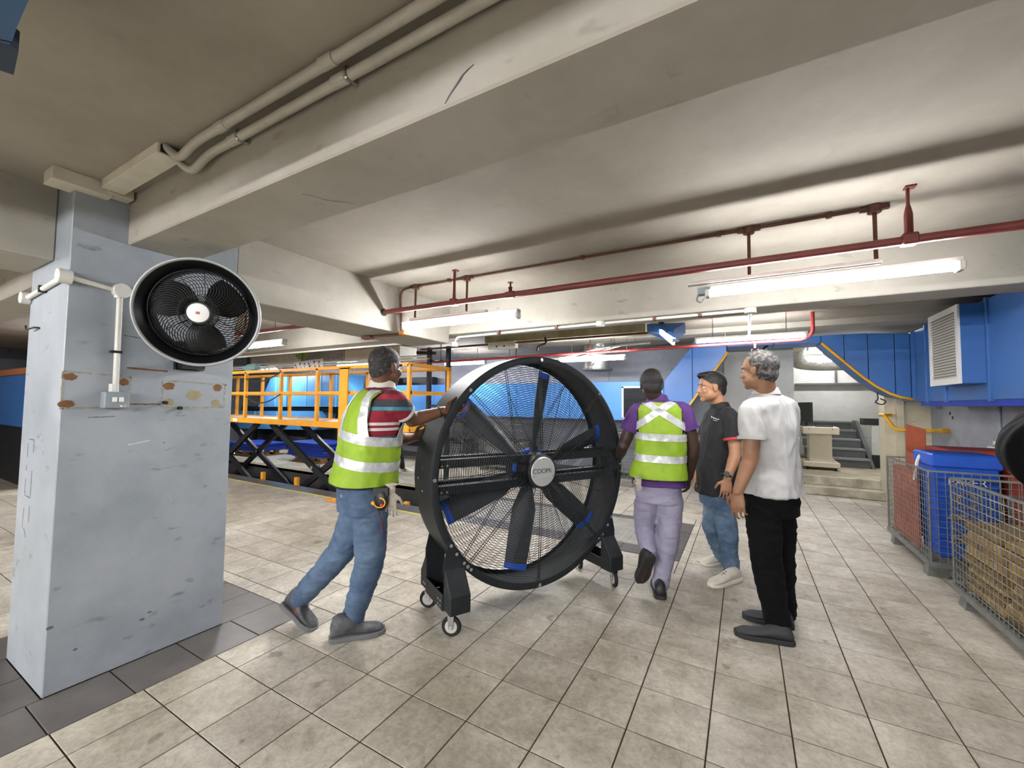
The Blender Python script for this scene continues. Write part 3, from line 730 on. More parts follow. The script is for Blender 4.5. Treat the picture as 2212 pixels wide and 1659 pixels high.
bm = B(); lathe(bm, [(.266, .006), (.238, -.022), (.218, -.05), (.212, -.11), (.220, -.11), (.228, -.05), (.246, -.026), (.272, -.008)], wp); fin(bm, 'shroud', BP, wf, smooth=True, auto=.9)
bm = B(); lathe(bm, [(.214, -.022), (.218, -.018), (.222, -.022), (.218, -.026)], wp); lathe(bm, [(.084, .012), (.087, .015), (.090, .012), (.087, .009)], wp, 40)
for k in range(64):
    a0 = 2 * PI * k / 64; P = []
    for j in range(9):
        s = j / 8; r = .058 + (.217 - .058) * s
        P.append(wp(r, a0 + .55 * s * s - .15 * math.sin(PI * s), .014 - .036 * s ** 3))
    tube(bm, P, .0024, 5)
fin(bm, 'front_grille', BP, wf, smooth=True, kind='stuff')
bm = B()
for k in range(8):
    r = .080 + .0185 * k
    tube(bm, [wp(r, 2 * PI * j / 48, -.10 - .02 * (1 - r / .245)) for j in range(48)], .0016, 5, True)
for k in range(12): tube(bm, [wp(.06, 2 * PI * k / 12, -.12), wp(.213, 2 * PI * k / 12, -.10)], .002, 5)
fin(bm, 'rear_grille', BP, wf, smooth=True, kind='stuff')
for k, ad in enumerate((150, 30, 270)):
    a = math.radians(ad); rings = []
    for j in range(7):
        s = j / 6; r = .045 + .160 * s; hw = .42 + .30 * math.sin(PI * min(1, .25 + .7 * s)); top = []; bot = []
        for i in range(6):
            q = -1 + 2 * i / 5; tw = .045 * (1 - .5 * s)
            top.append(wp(r, a + hw * q + .12 * s, -.055 + tw * q + .003)); bot.append(wp(r, a + hw * q + .12 * s, -.055 + tw * q - .002))
        rings.append(top + bot[::-1])
    bm = B(); loft(bm, rings); fin(bm, 'blade', BP, wf, smooth=True, auto=.9)
bm = B(); cyl(bm, wp(0, 0, -.02), wp(0, 0, -.19), .06, 24); cyl(bm, wp(0, 0, .010), wp(0, 0, -.03), .058, 28); fin(bm, 'motor', BP, wf, smooth=True, auto=.8)
bm = B(); lathe(bm, [(.0005, .024), (.03, .0235), (.047, .020), (.050, .014), (.048, .010), (.0005, .010)], wp, 40); cap = fin(bm, 'centre_cap', WHITE, wf, smooth=True, auto=.9)
bm = B(); obox(bm, WF + wn * .0245, wa * .0085, wb_ * .0062, wn * .0008); bd = fin(bm, 'badge', M('red_badge', '#b3202c', .4), wf)
bm = B()
for i, x in enumerate((-.0045, 0, .0045)): obox(bm, WF + wn * .0254 + wa * x, wa * .0012, wb_ * .0028, wn * .0003)
fin(bm, 'badge_print', M('badge_pink', '#d98f92', .5), bd)
bm = B(); tube(bm, bend([wp(0, 0, -.17), wp(.10, -1.9, -.24), (-2.775, 1.16, 1.64), (-2.775, 1.15, 1.57)], .06), .022, 12)
box(bm, PX1 - .002, PX1 + .03, 1.08, 1.22, 1.54, 1.70); obox(bm, (-2.755, 1.14, 1.565), (.045, 0, 0), (0, .055, 0), (0, 0, .02)); fin(bm, 'wall_bracket', BP, wf, smooth=True, auto=.6)

# ================================================================== THE BIG DRUM FAN
FO = Vector((-1.2344, 2.5988, .9084)); th = math.radians(60.72)
fu = Vector((math.cos(th), math.sin(th), 0)); fnv = Vector((math.sin(th), -math.cos(th), 0)); fz = Vector((0, 0, 1))
def F(a, b_, h): return FO + fu * a + fnv * b_ + fz * h
def FR(r, ang, n): return F(r * math.cos(ang), n, r * math.sin(ang))
def FZ(a, b_, z): p = F(a, b_, 0); p.z = z; return p
bf = thing('drum_fan', F(0, -.15, -.9084), 'large black drum fan on castors pushed by the two workers', 'fan')
bm = B(); lathe(bm, [(.791, -.006), (.791, -.296), (.785, -.302), (.757, -.302), (.757, -.297), (.785, -.296), (.785, -.010), (.745, -.006), (.743, -.002), (.747, 0), (.783, 0)], FR, 128)
fin(bm, 'drum', BLK, bf, smooth=True, auto=.7)
for n_, nm, r0 in ((-.014, 'front_guard_rings', .135), (-.288, 'rear_guard_rings', .12)):
    bm = B(); r = r0
    while r < .752:
        seg = 56 if r < .35 else 92
        tube(bm, [FR(r, 2 * PI * j / seg, n_ + (.03 * (1 - r / .75) if n_ > -.1 else 0)) for j in range(seg)], .0017, 5, True); r += .0163
    fin(bm, nm, GUARD, bf, smooth=True, kind='stuff')
for k in range(8):
    a = PI / 2 + PI / 4 * k
    t_ = Vector(FR(1, a + PI / 2, 0)) - FO
    for front in (True, False):
        if not front and k in (0, 4): pass
        bm = B(); n0, n1 = (.022, -.006) if front else (-.285, -.294)
        for s in (-1, 1):
            tube(bm, [FR(.09, a + (0 if front else .16), n0) + t_ * .0075 * s, FR(.775, a + (0 if front else .16), n1) + t_ * .0075 * s], .0026, 6)
        fin(bm, 'guard_spoke', GUARD, bf, smooth=True)
    bm = B(); cyl(bm, FR(.768, a, -.004), FR(.768, a, .010), .012, 14); cyl(bm, FR(.768, a, .008), FR(.768, a, .016), .0075, 12); fin(bm, 'guard_bolt', CHROME, bf)
for k in range(8):
    a = PI / 8 + PI / 4 * k
    bm = B(); tube(bm, [FR(.10, a, .018), FR(.60, a + .06, -.010)], .0022, 6); fin(bm, 'guard_stay', GUARD, bf, smooth=True)
# horizontal channels carrying the motor
for h in (.085, -.075):
    for n0, n1 in ((-.03, -.085), (-.19, -.25)):
        ha = math.sqrt(.785 ** 2 - h * h) - .004
        bm = B(); pr = [(n0, h - .026), (n0, h + .026), (n1, h + .026), (n1, h - .026), (n1 + .006, h - .026), (n1 + .006, h + .020), (n0 - .006, h + .020), (n0 - .006, h - .026)]
        loft(bm, [[F(a, b_, q) for b_, q in pr] for a in (-ha, ha)]); fin(bm, 'motor_channel', BLK, bf)
    for a in (-.715, -.68, .68, .715):
        bm = B(); cyl(bm, F(a, -.031, h - .008), F(a, -.018, h - .008), .008, 10); fin(bm, 'bolt', CHROME, bf)
# motor and hub
bm = B(); lathe(bm, [(.001, .036), (.104, .036), (.116, .028), (.118, -.02), (.112, -.03), (.125, -.06), (.125, -.26), (.10, -.28), (.001, -.28)], FR, 48, False); mot = fin(bm, 'motor', BLKD, bf, smooth=True, auto=.6)
bm = B(); lathe(bm, [(.127, -.105), (.131, -.105), (.131, -.145), (.127, -.145)], FR, 48)
for k in range(6):
    a = math.radians(50 + 60 * k); obox(bm, FR(.135, a, -.12), fu * .03 * math.sin(a) * -1 + fz * .03 * math.cos(a), fnv * .022, (FR(1, a, 0) - FO) * .008)
fin(bm, 'blue_hub_ring', BLUETIP, mot)
bm = B(); lathe(bm, [(.0005, .0415), (.094, .0405), (.100, .037), (.100, .033), (.0005, .033)], FR, 56); disc = fin(bm, 'centre_disc', BRUSH, bf, smooth=True, auto=.5)
DK = M('logo_charcoal', '#3b3f44', .5)
lettering('logo', 'COOM', .046, F(-.016, .0412, .004), fu, fz, DK, disc)
lettering('logo_tail', 'i', .046, F(.064, .0412, .004), fu, fz, M('logo_blue_grey', '#6d86a3', .5), disc)
bm = B(); obox(bm, F(0, .0416, -.032), fu * .07, fz * .0012, fnv * .0005); fin(bm, 'logo_line', M('logo_pale', '#a9b0b5', .5), disc)
for ang in (1.57, 3.5, 5.9):
    bm = B(); cyl(bm, FR(.086, ang, .039), FR(.086, ang, .0425), .003, 8); fin(bm, 'rivet', BLKD, disc)
# six blades with blue tips
BLADE = M('blade_dark_grey', '#2b2f33', .5, var=('#33383c', 8, .35, .7))
for k in range(6):
    a = math.radians(80 + 60 * k)
    er = (FR(1, a, 0) - FO); et = fz * math.cos(a) - fu * math.sin(a)
    def sec(r, c, beta, thk=.005):
        cdir = et * math.cos(beta) + fnv * math.sin(beta); nn = fnv * math.cos(beta) - et * math.sin(beta)
        o = FO + fnv * -.125 + er * r; up = []; dn = []
        for i in range(7):
            q = -1 + 2 * i / 6; cam_ = .012 * (1 - q * q); tq = thk * (1 - .75 * q * q)
            up.append(o + cdir * (c / 2 * q) + nn * (cam_ + tq)); dn.append(o + cdir * (c / 2 * q) + nn * (cam_ - tq))
        return up + dn[::-1]
    bm = B(); loft(bm, [sec(.115, .07, .95, .008), sec(.17, .105, .85), sec(.28, .165, .68), sec(.45, .165, .52), sec(.66, .155, .42)]); bl = fin(bm, 'blade', BLADE, bf, smooth=True, auto=.7)
    bm = B(); loft(bm, [sec(.655, .160, .425, .007), sec(.694, .156, .41, .007)]); fin(bm, 'blade_tip', BLUETIP, bl, smooth=True, auto=.7)
    bm = B(); obox(bm, FO + fnv * -.115 + er * .13, er * .035, et * .028, fnv * .012); fin(bm, 'blade_root', BLKD, bl, bevel=.004)
# drum side bolts on the left
for ang, n_ in ((176, -.13), (181, -.20), (186, -.13), (150, -.12), (152, -.23), (-3, -.10), (3, -.10), (7, -.10)):
    a = math.radians(ang); bm = B(); cyl(bm, FR(.790, a, n_), FR(.799, a, n_), .008, 10); fin(bm, 'bolt', CHROME, bf)
for ang in (-4, 0, 5):
    a = math.radians(ang); bm = B(); cyl(bm, FR(.768, a, 0), FR(.768, a, .009), .008, 10); fin(bm, 'bolt', CHROME, bf)
# legs, cross braces and castors
def leg(s, front):
    q = 1 if front else -1; o = 0 if front else -.302
    a0, a1 = s * .565, s * .695
    prof = [(o + q * .001, .40), (o + q * .009, .40), (o + q * .012, .372), (o + q * .105, .243), (o + q * .105, .140), (o - q * .005, .140), (o - q * .005, .185), (o + q * .0, .33)]
    bm = B(); loft(bm, [[FZ(a, b_, z) for b_, z in prof] for a in (a0, a1)]); lg = fin(bm, 'leg', BLK, bf, bevel=.004)
    # rounded mounting plate lapping over the rim
    ang0 = -PI / 2 + s * math.radians(51); P = []
    for k in range(13):
        t = k / 12; a = ang0 + math.radians(11) * (2 * t - 1) * s; P.append((.755 * math.cos(a), .755 * math.sin(a)))
    P += [(s * .70, -.50), (s * .70, -.56), (s * .565, -.56)] if s > 0 else [(s * .70, -.50), (s * .70, -.56), (s * .565, -.56)]
    if s < 0: pass
    c = Vector((sum(p[0] for p in P) / len(P), sum(p[1] for p in P) / len(P)))
    P.sort(key=lambda p: math.atan2(p[1] - c.y, p[0] - c.x))
    bm = B(); prism(bm, [F(p[0], o + q * .001, p[1]) for p in P], fnv * q * .008); fin(bm, 'mounting_plate', BLK, lg)
    for k in range(4):
        a = ang0 + math.radians((-8, -3, 3, 8)[k]); bm = B(); cyl(bm, FR(.768, a, o + q * .008), FR(.768, a, o + q * .018), .0105, 12); fin(bm, 'bolt', CHROME, lg)
    # castor
    wn_ = o + q * .045; wa_ = s * .66
    hub = FZ(wa_, wn_, .060)
    if s < 0: axd = Vector((.36, -.93, 0)).normalized()
    else: axd = Vector((.80, .60, 0)).normalized()
    fw = axd.cross(fz)
    bm = B(); cyl(bm, FZ(wa_, wn_, .142), FZ(wa_, wn_, .124), .026, 16)
    for e in (-1, 1):
        prism(bm, [hub + axd * .019 * e + fw * x + fz * z for x, z in ((-.012, -.010), (.012, -.010), (.020, .066), (-.020, .066))], axd * .003 * e)
    obox(bm, hub + fz * .066, axd * .022, fw * .02, fz * .003)
    if s > 0: obox(bm, hub + fz * .040 - fw * .03 * (1 if axd.x > 0 else -1), axd * .020, fw * .010, fz * .016)
    ca = fin(bm, 'castor_fork', CHROME, bf)
    bm = B(); tube(bm, [hub + (fw * math.cos(2 * PI * k / 28) + fz * math.sin(2 * PI * k / 28)) * .047 for k in range(28)], .013, 10, True); cyl(bm, hub - axd * .011, hub + axd * .011, .044, 28); fin(bm, 'wheel', RUB, ca, smooth=True, auto=.8)
    bm = B(); cyl(bm, hub - axd * .0135, hub + axd * .0135, .037, 24); cyl(bm, hub - axd * .024, hub + axd * .024, .007, 10); fin(bm, 'wheel_hub', M('wheel_hub_grey', '#b9b7ae', .45), ca)
for s in (-1, 1):
    leg(s, True); leg(s, False)
    bm = B(); a = s * .575
    pr = [(a, .130), (a, .215), (a - s * .006, .215), (a - s * .006, .137), (a - s * .05, .137), (a - s * .05, .130)] if False else [(s * .70, .132), (s * .70, .225), (s * .694, .225), (s * .694, .139), (s * .60, .139), (s * .60, .205), (s * .594, .205), (s * .594, .132)]
    loft(bm, [[FZ(x, b_, z) for x, z in pr] for b_ in (.0, -.30)]); br = fin(bm, 'cross_brace', BLK, bf)
    for b_ in (-.01, -.045, -.27, -.30):
        for z in (.165, .195):
            bm = B(); cyl(bm, FZ(s * .70, b_, z), FZ(s * .712, b_, z), .0075, 10); fin(bm, 'bolt', CHROME, br)

# ================================================================== BLUE CASING OVER THE DOORWAY
YB = 7.0
cas = thing('blue_casing', (-1.0, 7.25, 1.1), 'blue sheet-metal casing arching over the doorway with yellow edges', 'casing')
def cpanel(poly, dep=.5, m=BLUE, name='panel'):
    bm = B(); prism(bm, [(x, YB, z) for x, z in poly], (0, dep, 0)); return fin(bm, name, m, cas, bevel=.003)
BLUEB = M('mid_blue_sheet_metal', '#4a8fd8', .4, var=('#3f82ca', 1.4, .3, .7))
xs = [-7.2, -5.9, -4.9, -3.85, -2.75, -1.13]
for a, b_ in zip(xs[:-1], xs[1:]): cpanel([(a + .004, 1.115), (b_ - .004, 1.115), (b_ - .004, 1.765), (a + .004, 1.765)], m=BLUEB)
cpanel([(-1.126, 1.115), (-.93, 1.115), (-.705, 1.46), (-.705, 2.30), (-1.126, 1.765)])
cpanel([(-.697, 1.47), (-.225, 2.18), (-.225, 2.36), (-.70, 2.36)])
cpanel([(-.217, 2.27), (.38, 2.27), (.38, 2.36), (-.217, 2.36)])
cpanel([(.388, 2.27), (.93, 2.262), (.93, 2.36), (.388, 2.36)])
cv = [(.936, 2.255), (1.187, 1.976), (1.362, 1.785), (1.499, 1.655), (1.634, 1.558), (1.74, 1.512), (1.857, 1.488)]
cpanel([(.938, 2.255), (1.18, 1.984), (1.18, 2.36), (.938, 2.36)])
cpanel([(1.188, 1.975), (1.362, 1.785), (1.427, 1.72), (1.427, 2.355), (1.188, 2.36)])
cpanel([(1.435, 1.715), (1.499, 1.655), (1.634, 1.558), (1.69, 1.53), (1.69, 2.335), (1.435, 2.354)])
cpanel([(1.698, 1.525), (1.74, 1.512), (1.84, 1.49), (1.84, 2.32), (1.698, 2.334)])
bm = B(); box(bm, 1.845, 1.885, 6.985, 7.4, 1.47, 2.335); fin(bm, 'corner_rib', BLUE, cas)
for k, P in enumerate((cv, [(-.205, 2.19), (-.46, 1.80), (-.72, 1.42), (-.93, 1.10)])):
    bm = B(); tube(bm, [(x, YB - .006, z) for x, z in P], .017, 8); fin(bm, 'yellow_edge', YEL, cas, smooth=True)
# louvre in the low part of the casing
lv = thing('louvre', (-1.78, 6.98, 1.2), 'black louvre in a white frame on the low blue casing', 'louvre')
bm = B()
for a in ((-1.80, -1.77, 1.14, 1.68), (-1.25, -1.22, 1.14, 1.68), (-1.80, -1.22, 1.655, 1.685), (-1.80, -1.22, 1.135, 1.16)): box(bm, a[0], a[1], 6.97, 6.998, a[2], a[3])
fin(bm, 'frame', WHITE, lv)
bm = B(); box(bm, -1.77, -1.25, 6.99, 6.999, 1.16, 1.655); fin(bm, 'backing', BLKD, lv)
for k in range(24):
    z = 1.17 + k * .0205; bm = B(); obox(bm, (-1.51, 6.981, z), (.258, 0, 0), (0, .008, .005), (0, -.001, .0015)); fin(bm, 'slat', M('black_slat', '#2f3336', .5), lv)
# bracket and brackets under the lintel
bm = B(); bar(bm, (.30, 7.05, 2.25), (.22, 6.9, 2.14), .05, .03); fin(bm, 'bracket', BLKD, cas)
# ------------------------------------------------------------------ right-hand duct
du = thing('blue_duct', (2.1, 5.0, 1.455), 'large blue duct along the right wall with a white louvred box', 'duct')
ys = [7.0, 6.62, 6.1, 5.2, 4.55, 3.9, 3.3, 2.75]
for a, b_ in zip(ys[:-1], ys[1:]):
    bm = B(); box(bm, 1.888, 2.296, b_ + .006, a - .006, 1.455, 2.349); fin(bm, 'duct_section', BLUE, du, bevel=.004)
    bm = B(); box(bm, 1.868, 2.296, b_ - .02, b_ + .02, 1.44, 2.36); fin(bm, 'flange', BLUE, du, bevel=.003)
bm = B(); box(bm, 1.90, 2.29, 4.7, 6.9, 1.40, 1.455); box(bm, 1.95, 2.2, 4.0, 4.68, 1.37, 1.455); fin(bm, 'support_channel', NAVY, du)
for y in (4.85, 6.62):
    bm = B(); cyl(bm, (1.93, y, 2.34), (1.93, y, ZC), .007, 8); fin(bm, 'hanger_rod', WIRE, du)
bm = B(); box(bm, 1.715, 1.888, 5.22, 5.90, 1.60, 2.325); vb = fin(bm, 'vent_box', BLUE, du, bevel=.004)
bm = B()
for y0, y1, z0, z1 in ((5.22, 5.28, 1.60, 2.325), (5.84, 5.90, 1.60, 2.325), (5.28, 5.84, 2.265, 2.325), (5.28, 5.84, 1.60, 1.66)): box(bm, 1.700, 1.716, y0, y1, z0, z1)
fin(bm, 'louvre_frame', WHITE, vb)
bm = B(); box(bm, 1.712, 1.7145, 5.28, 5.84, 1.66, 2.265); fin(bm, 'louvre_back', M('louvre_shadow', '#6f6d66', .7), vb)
for k in range(22):
    z = 1.668 + k * .0275; bm = B(); obox(bm, (1.706, 5.56, z), (.006, 0, -.007), (0, .28, 0), (.0014, 0, .0014)); fin(bm, 'louvre_slat', M('louvre_grey', '#c9c7bf', .5), vb)
# right wall details
bm = B()
for y, z in ((7.37, 1.312), (7.30, 1.258)):
    bm = B(); cyl(bm, (2.297, y, z), (2.305, y, z), .022, 14); fin(bm, 'drill_hole', BLKD, wr)
pipe('wall_conduit', [(2.285, 6.16, 1.46), (2.285, 6.16, 1.04), (2.285, 6.16, 1.02)], .014, WALLG, 'thin grey conduit down the right wall', 'conduit')
t = thing('wall_socket', (2.28, 6.16, 1.0), 'white pipe elbow box low on the right wall', 'box')
bm = B(); box(bm, 2.25, 2.30, 6.10, 6.22, .96, 1.04); fin(bm, 'cover', WHITE, t, bevel=.006)
bm = B(); tube(bm, [(2.25, 6.16, 1.0), (2.18, 6.10, .98), (2.17, 5.9, .97)], .016, 8); fin(bm, 'elbow', WHITE, t, smooth=True)
t = thing('wall_box', (2.28, 7.69, 1.40), 'small grey box on the right wall under the blue duct', 'box')
bm = B(); box(bm, 2.24, 2.30, 7.62, 7.74, 1.37, 1.46); fin(bm, 'cover', GREYBOX, t, bevel=.004)
# yellow handrail
hr = thing('handrail', (1.75, 7.35, 1.08), 'bent yellow handrail beside the doorway above the cages', 'handrail')
bm = B(); tube(bm, bend([(1.86, 7.98, 1.27), (1.66, 7.60, 1.275), (1.64, 7.30, 1.275), (1.73, 7.25, 1.09), (1.84, 7.25, 1.083), (2.10, 7.25, 1.085), (2.18, 7.3, 1.085)], .05), .022, 12); fin(bm, 'rail', YEL, hr, smooth=True, auto=.8)
for p, q in (((1.86, 7.97, 1.27), (1.87, 8.0, 1.27)), ((2.17, 7.3, 1.085), (2.298, 7.42, 1.085))):
    bm = B(); cyl(bm, p, q, .03, 14); fin(bm, 'rail_flange', YEL, hr)

# ================================================================== INNER ROOM
pd = thing('workstation_cart', (1.17, 9.3, .265), 'beige computer cart with open tray beyond the doorway', 'cart')
bm = B(); box(bm, .91, 1.43, 9.0, 9.55, .895, 1.025); fin(bm, 'tray', BEIGE, pd, bevel=.012)
bm = B(); box(bm, 1.01, 1.34, 9.12, 9.45, .40, .90); fin(bm, 'column', BEIGE, pd, bevel=.006)
bm = B(); box(bm, 1.30, 1.375, 9.15, 9.4, .40, .46); fin(bm, 'side_step', BEIGE, pd)
bm = B(); box(bm, .91, 1.44, 9.05, 9.5, .315, .405); fin(bm, 'foot', BEIGE, pd, bevel=.01)
for x in (.97, 1.38):
    for y in (9.1, 9.45):
        bm = B(); cyl(bm, (x - .015, y, .293), (x + .015, y, .293), .028, 14); fin(bm, 'castor', RUB, pd)
for x in (1.0, 1.33):
    bm = B(); cyl(bm, (x, 8.995, .99), (x, 9.002, .99), .008, 10); fin(bm, 'screw', BLKD, pd)
mo = thing('monitor', (1.0, 9.3, 1.025), 'black monitor seen edge-on on the beige cart', 'monitor')
bm = B(); obox(bm, (.985, 9.32, 1.28), (.03, .008, 0), (-.06, .22, 0), (0, 0, .18)); fin(bm, 'screen', BLKD, mo, bevel=.006)
bm = B(); cyl(bm, (1.0, 9.32, 1.03), (.99, 9.32, 1.22), .02, 10); box(bm, .93, 1.10, 9.22, 9.42, 1.025, 1.04); fin(bm, 'stand', BLKD, mo)
t = thing('keyboard', (1.28, 9.2, 1.025), 'black keyboard lying on the beige cart', 'keyboard')
bm = B(); obox(bm, (1.225, 9.10, 1.035), (.12, .01, 0), (-.01, .06, 0), (0, 0, .008)); fin(bm, 'base', BLKD, t, bevel=.003)
for i in range(4):
    bm = B(); obox(bm, (1.225, 9.06 + i * .027, 1.045), (.11, .009, 0), (-.001, .011, 0), (0, 0, .003)); fin(bm, 'key_row', M('keycap', '#2c2d2f', .6), t)
st = thing('steel_stairs', (1.7, 10.3, .265), 'dark steel stairs with white side panel beyond the doorway', 'stairs')
for i in range(5):
    z = .265 + .165 * (i + 1); y = 9.75 + .24 * i
    bm = B(); box(bm, 1.05, 1.98 - .02 * i, y, y + .25, z - .165, z - .03); fin(bm, 'riser', STAIR, st)
    bm = B(); box(bm, 1.05, 1.98 - .02 * i, y - .02, y + .27, z - .03, z); fin(bm, 'tread', M('tread_steel', '#7b7d7b', .45), st)
bm = B(); prism(bm, [(2.0, 9.74, .265), (2.0, 10.95, 1.10), (2.0, 11.25, 1.10), (2.0, 11.25, .265)], (.05, 0, 0)); fin(bm, 'stringer', STAIR, st)
bm = B(); box(bm, 2.06, 2.75, 10.0, 10.05, .50, 1.05); fin(bm, 'side_panel', WALLW, st)
bm = B(); box(bm, 1.95, 2.78, 9.99, 10.3, 1.05, 1.17); fin(bm, 'landing_edge', BLKD, st)
bm = B(); box(bm, 2.06, 2.75, 9.98, 10.04, .265, .50); fin(bm, 'plinth', BLKD, st)
sd = thing('silver_duct', (1.3, 9.2, 2.2), 'shiny silver foil duct above the inner room', 'duct')
bm = B(); tube(bm, bend([(.80, 8.75, 2.42), (.82, 8.9, 2.20), (1.15, 9.1, 2.17), (3.1, 9.1, 2.17)], .15), .15, 20); fin(bm, 'duct_run', SILVER, sd, smooth=True, auto=.8)
lamp(.95, 2.1, 8.62, 2.36, 'lamp over the silver duct in the inner room', 1)
lamp(.9, 2.1, 10.4, 2.5, 'lamp near the far wall of the inner room', 1)
t = thing('hanging_tray', (1.5, 11.0, 1.95), 'dark hanging rail on the white inner wall', 'rail')
bm = B(); box(bm, 1.0, 2.6, 11.15, 11.28, 1.86, 1.90); fin(bm, 'rail', STAIR, t)
bm = B(); cyl(bm, (1.75, 11.25, 1.88), (1.75, 11.25, 2.2), .02, 8); fin(bm, 'hanger', STAIR, t)
pipe('cable_loop', [(1.60, 7.42, 1.60), (1.61, 7.42, 1.49), (1.57, 7.42, 1.45), (1.65, 7.42, 1.41), (1.70, 7.42, 1.46), (1.63, 7.42, 1.50)], .008, BLKD, 'small loop of black cable under the yellow edge', 'cable', rad=.04)

# ================================================================== SCISSOR LIFT
sl = thing('scissor_lift', (-6.8, 4.75, -.9), 'orange railed scissor lift platform over the floor pit', 'lift')
bm = B(); box(bm, -10.4, -4.07, 4.32, 5.16, .965, 1.03); fin(bm, 'deck', M('deck_plate', '#cfcdc5', .5, var=('#a9a79e', 4, .35, .65)), sl)
for y0, y1 in ((4.28, 4.32), (5.16, 5.20)):
    bm = B(); box(bm, -10.4, -4.05, y0, y1, .955, 1.05); fin(bm, 'edge_beam', ORANGE, sl, bevel=.004)
bm = B(); box(bm, -4.09, -4.05, 4.3, 5.18, .955, 1.05); fin(bm, 'edge_beam', ORANGE, sl)
for y in (4.30, 5.18):
    for z, w in ((1.905, .05), (1.51, .045)):
        bm = B(); bar(bm, (-10.4, y, z), (-4.07, y, z), w, w); fin(bm, 'top_rail' if z > 1.7 else 'mid_rail', ORANGE, sl)
    for x in ((-9.3, -8.18, -7.07, -6.07, -4.07) if y < 5 else (-10.2, -9.2, -8.2, -7.3, -6.9, -5.9, -4.9, -4.07)):
        bm = B(); bar(bm, (x, y, 1.0), (x, y, 1.905), .05, .05); fin(bm, 'post', ORANGE, sl)
for z in (1.905, 1.51):
    bm = B(); bar(bm, (-4.07, 4.3, z), (-4.07, 5.18, z), .05, .05); fin(bm, 'end_rail', ORANGE, sl)
bm = B(); box(bm, -5.44, -5.40, 4.22, 4.27, .35, 1.89); box(bm, -5.40, -5.25, 4.22, 4.24, .35, 1.89); box(bm, -5.44, -5.25, 4.22, 4.30, 1.87, 1.90); fin(bm, 'ladder_mast', ORANGE, sl)
for y in (4.45, 5.02):
    for a, b_ in (((-7.52, .955), (-5.06, -.40)), ((-7.1, -.40), (-4.98, .955)), ((-7.94, .955), (-10.0, -.40)), ((-10.2, .955), (-7.6, -.40))):
        bm = B(); bar(bm, (a[0], y + (.03 if a[1] < 0 else -.03), a[1]), (b_[0], y + (.03 if a[1] < 0 else -.03), b_[1]), .05, .10); fin(bm, 'scissor_arm', BLKD, sl)
    for x, z in ((-6.27, .267), (-8.93, .305)):
        bm = B(); cyl(bm, (x, y - .075, z), (x, y + .075, z), .03, 12); fin(bm, 'pivot_pin', CHROME, sl)
    bm = B(); box(bm, -10.3, -4.6, y - .05, y + .05, -.50, -.40); fin(bm, 'base_rail', BLKD, sl)
for x in (-10.2, -4.7):
    bm = B(); box(bm, x, x + .1, 4.4, 5.07, -.9, -.40); fin(bm, 'base_foot', BLKD, sl)
bm = B(); bar(bm, (-5.9, 4.6, .05), (-5.0, 4.95, .50), .09, .09); fin(bm, 'hydraulic_ram', BLKD, sl)
bm = B(); box(bm, -8.55, -8.40, 4.277, 4.281, .975, 1.03); dl = fin(bm, 'data_label', WHITE, sl)
# guide posts in the pit edge
for i, x in enumerate((-7.44, -6.47, -4.03)):
    t = thing('guide_post', (x, 4.26, -.9), ('short orange guide post left in the pit', 'short orange guide post under the scissor arms', 'short orange guide post near the drum fan')[i], 'post', 'guide posts in the pit')
    bm = B(); box(bm, x - .035, x + .035, 4.235, 4.285, -.88, (.11, .11, .015)[i]); fin(bm, 'shaft', ORANGE, t)
    bm = B(); box(bm, x - .06, x + .06, 4.215, 4.305, -.9, -.88); fin(bm, 'foot', BLKD, t)
t = thing('floor_stop', (-4.906, 3.787, 0.000), 'small orange floor stop behind the left worker', 'stop')
bm = B(); box(bm, t.location.x - .14, t.location.x + .10, t.location.y - .05, t.location.y + .05, 0, .03); fin(bm, 'block', M('orange_plastic', '#c98a45', .6), t, bevel=.006)
bm = B(); box(bm, t.location.x - .02, t.location.x + .06, t.location.y - .03, t.location.y + .03, .03, .045); fin(bm, 'cap', ORANGE, t)
# black mast with cables at the lift end
bmst = thing('cable_mast', (-4.25, 5.6, 0), 'pair of black upright cable masts beside the lift railing', 'mast')
for x in (-4.62, -4.22):
    bm = B(); box(bm, x - .03, x + .03, 5.32, 5.38, 0, 2.30); fin(bm, 'upright', BLKD, bmst)
bm = B(); box(bm, -4.62, -4.22, 5.33, 5.37, 1.30, 1.34); box(bm, -4.62, -4.22, 5.33, 5.37, 1.20, 1.23); fin(bm, 'cross_bar', BLKD, bmst)
bm = B(); bar(bm, (-4.9, 5.35, 2.23), (-4.5, 5.35, 2.20), .04, .05); tube(bm, [(-4.62, 5.35, 2.10), (-4.45, 5.35, 2.04), (-4.35, 5.35, 2.08)], .012, 6); fin(bm, 'cable_arm', BLKD, bmst)
# ------------------------------------------------------------------ light blue conveyor casings behind the lift
t = thing('conveyor_casing', (-10.6, 7.2, 1.2), 'light blue conveyor casing with sloped end behind the lift', 'casing')
bm = B(); prism(bm, [(-12.45, 6.9, 1.19), (-11.1, 6.9, 1.21), (-11.1, 6.9, 2.05), (-11.86, 6.9, 2.05)], (0, .8, 0)); fin(bm, 'panel', BLUEL, t, bevel=.004)
bm = B(); prism(bm, [(-10.88, 6.9, 1.22), (-8.78, 6.9, 1.24), (-8.78, 6.9, 2.07), (-10.88, 6.9, 2.09)], (0, .8, 0)); fin(bm, 'panel', BLUEL, t, bevel=.004)
bm = B(); prism(bm, [(-8.77, 6.92, 1.24), (-8.1, 6.92, 1.24), (-8.35, 6.92, 1.65), (-8.77, 6.92, 2.05)], (0, .7, 0)); fin(bm, 'end_panel', BLUEL, t, bevel=.004)
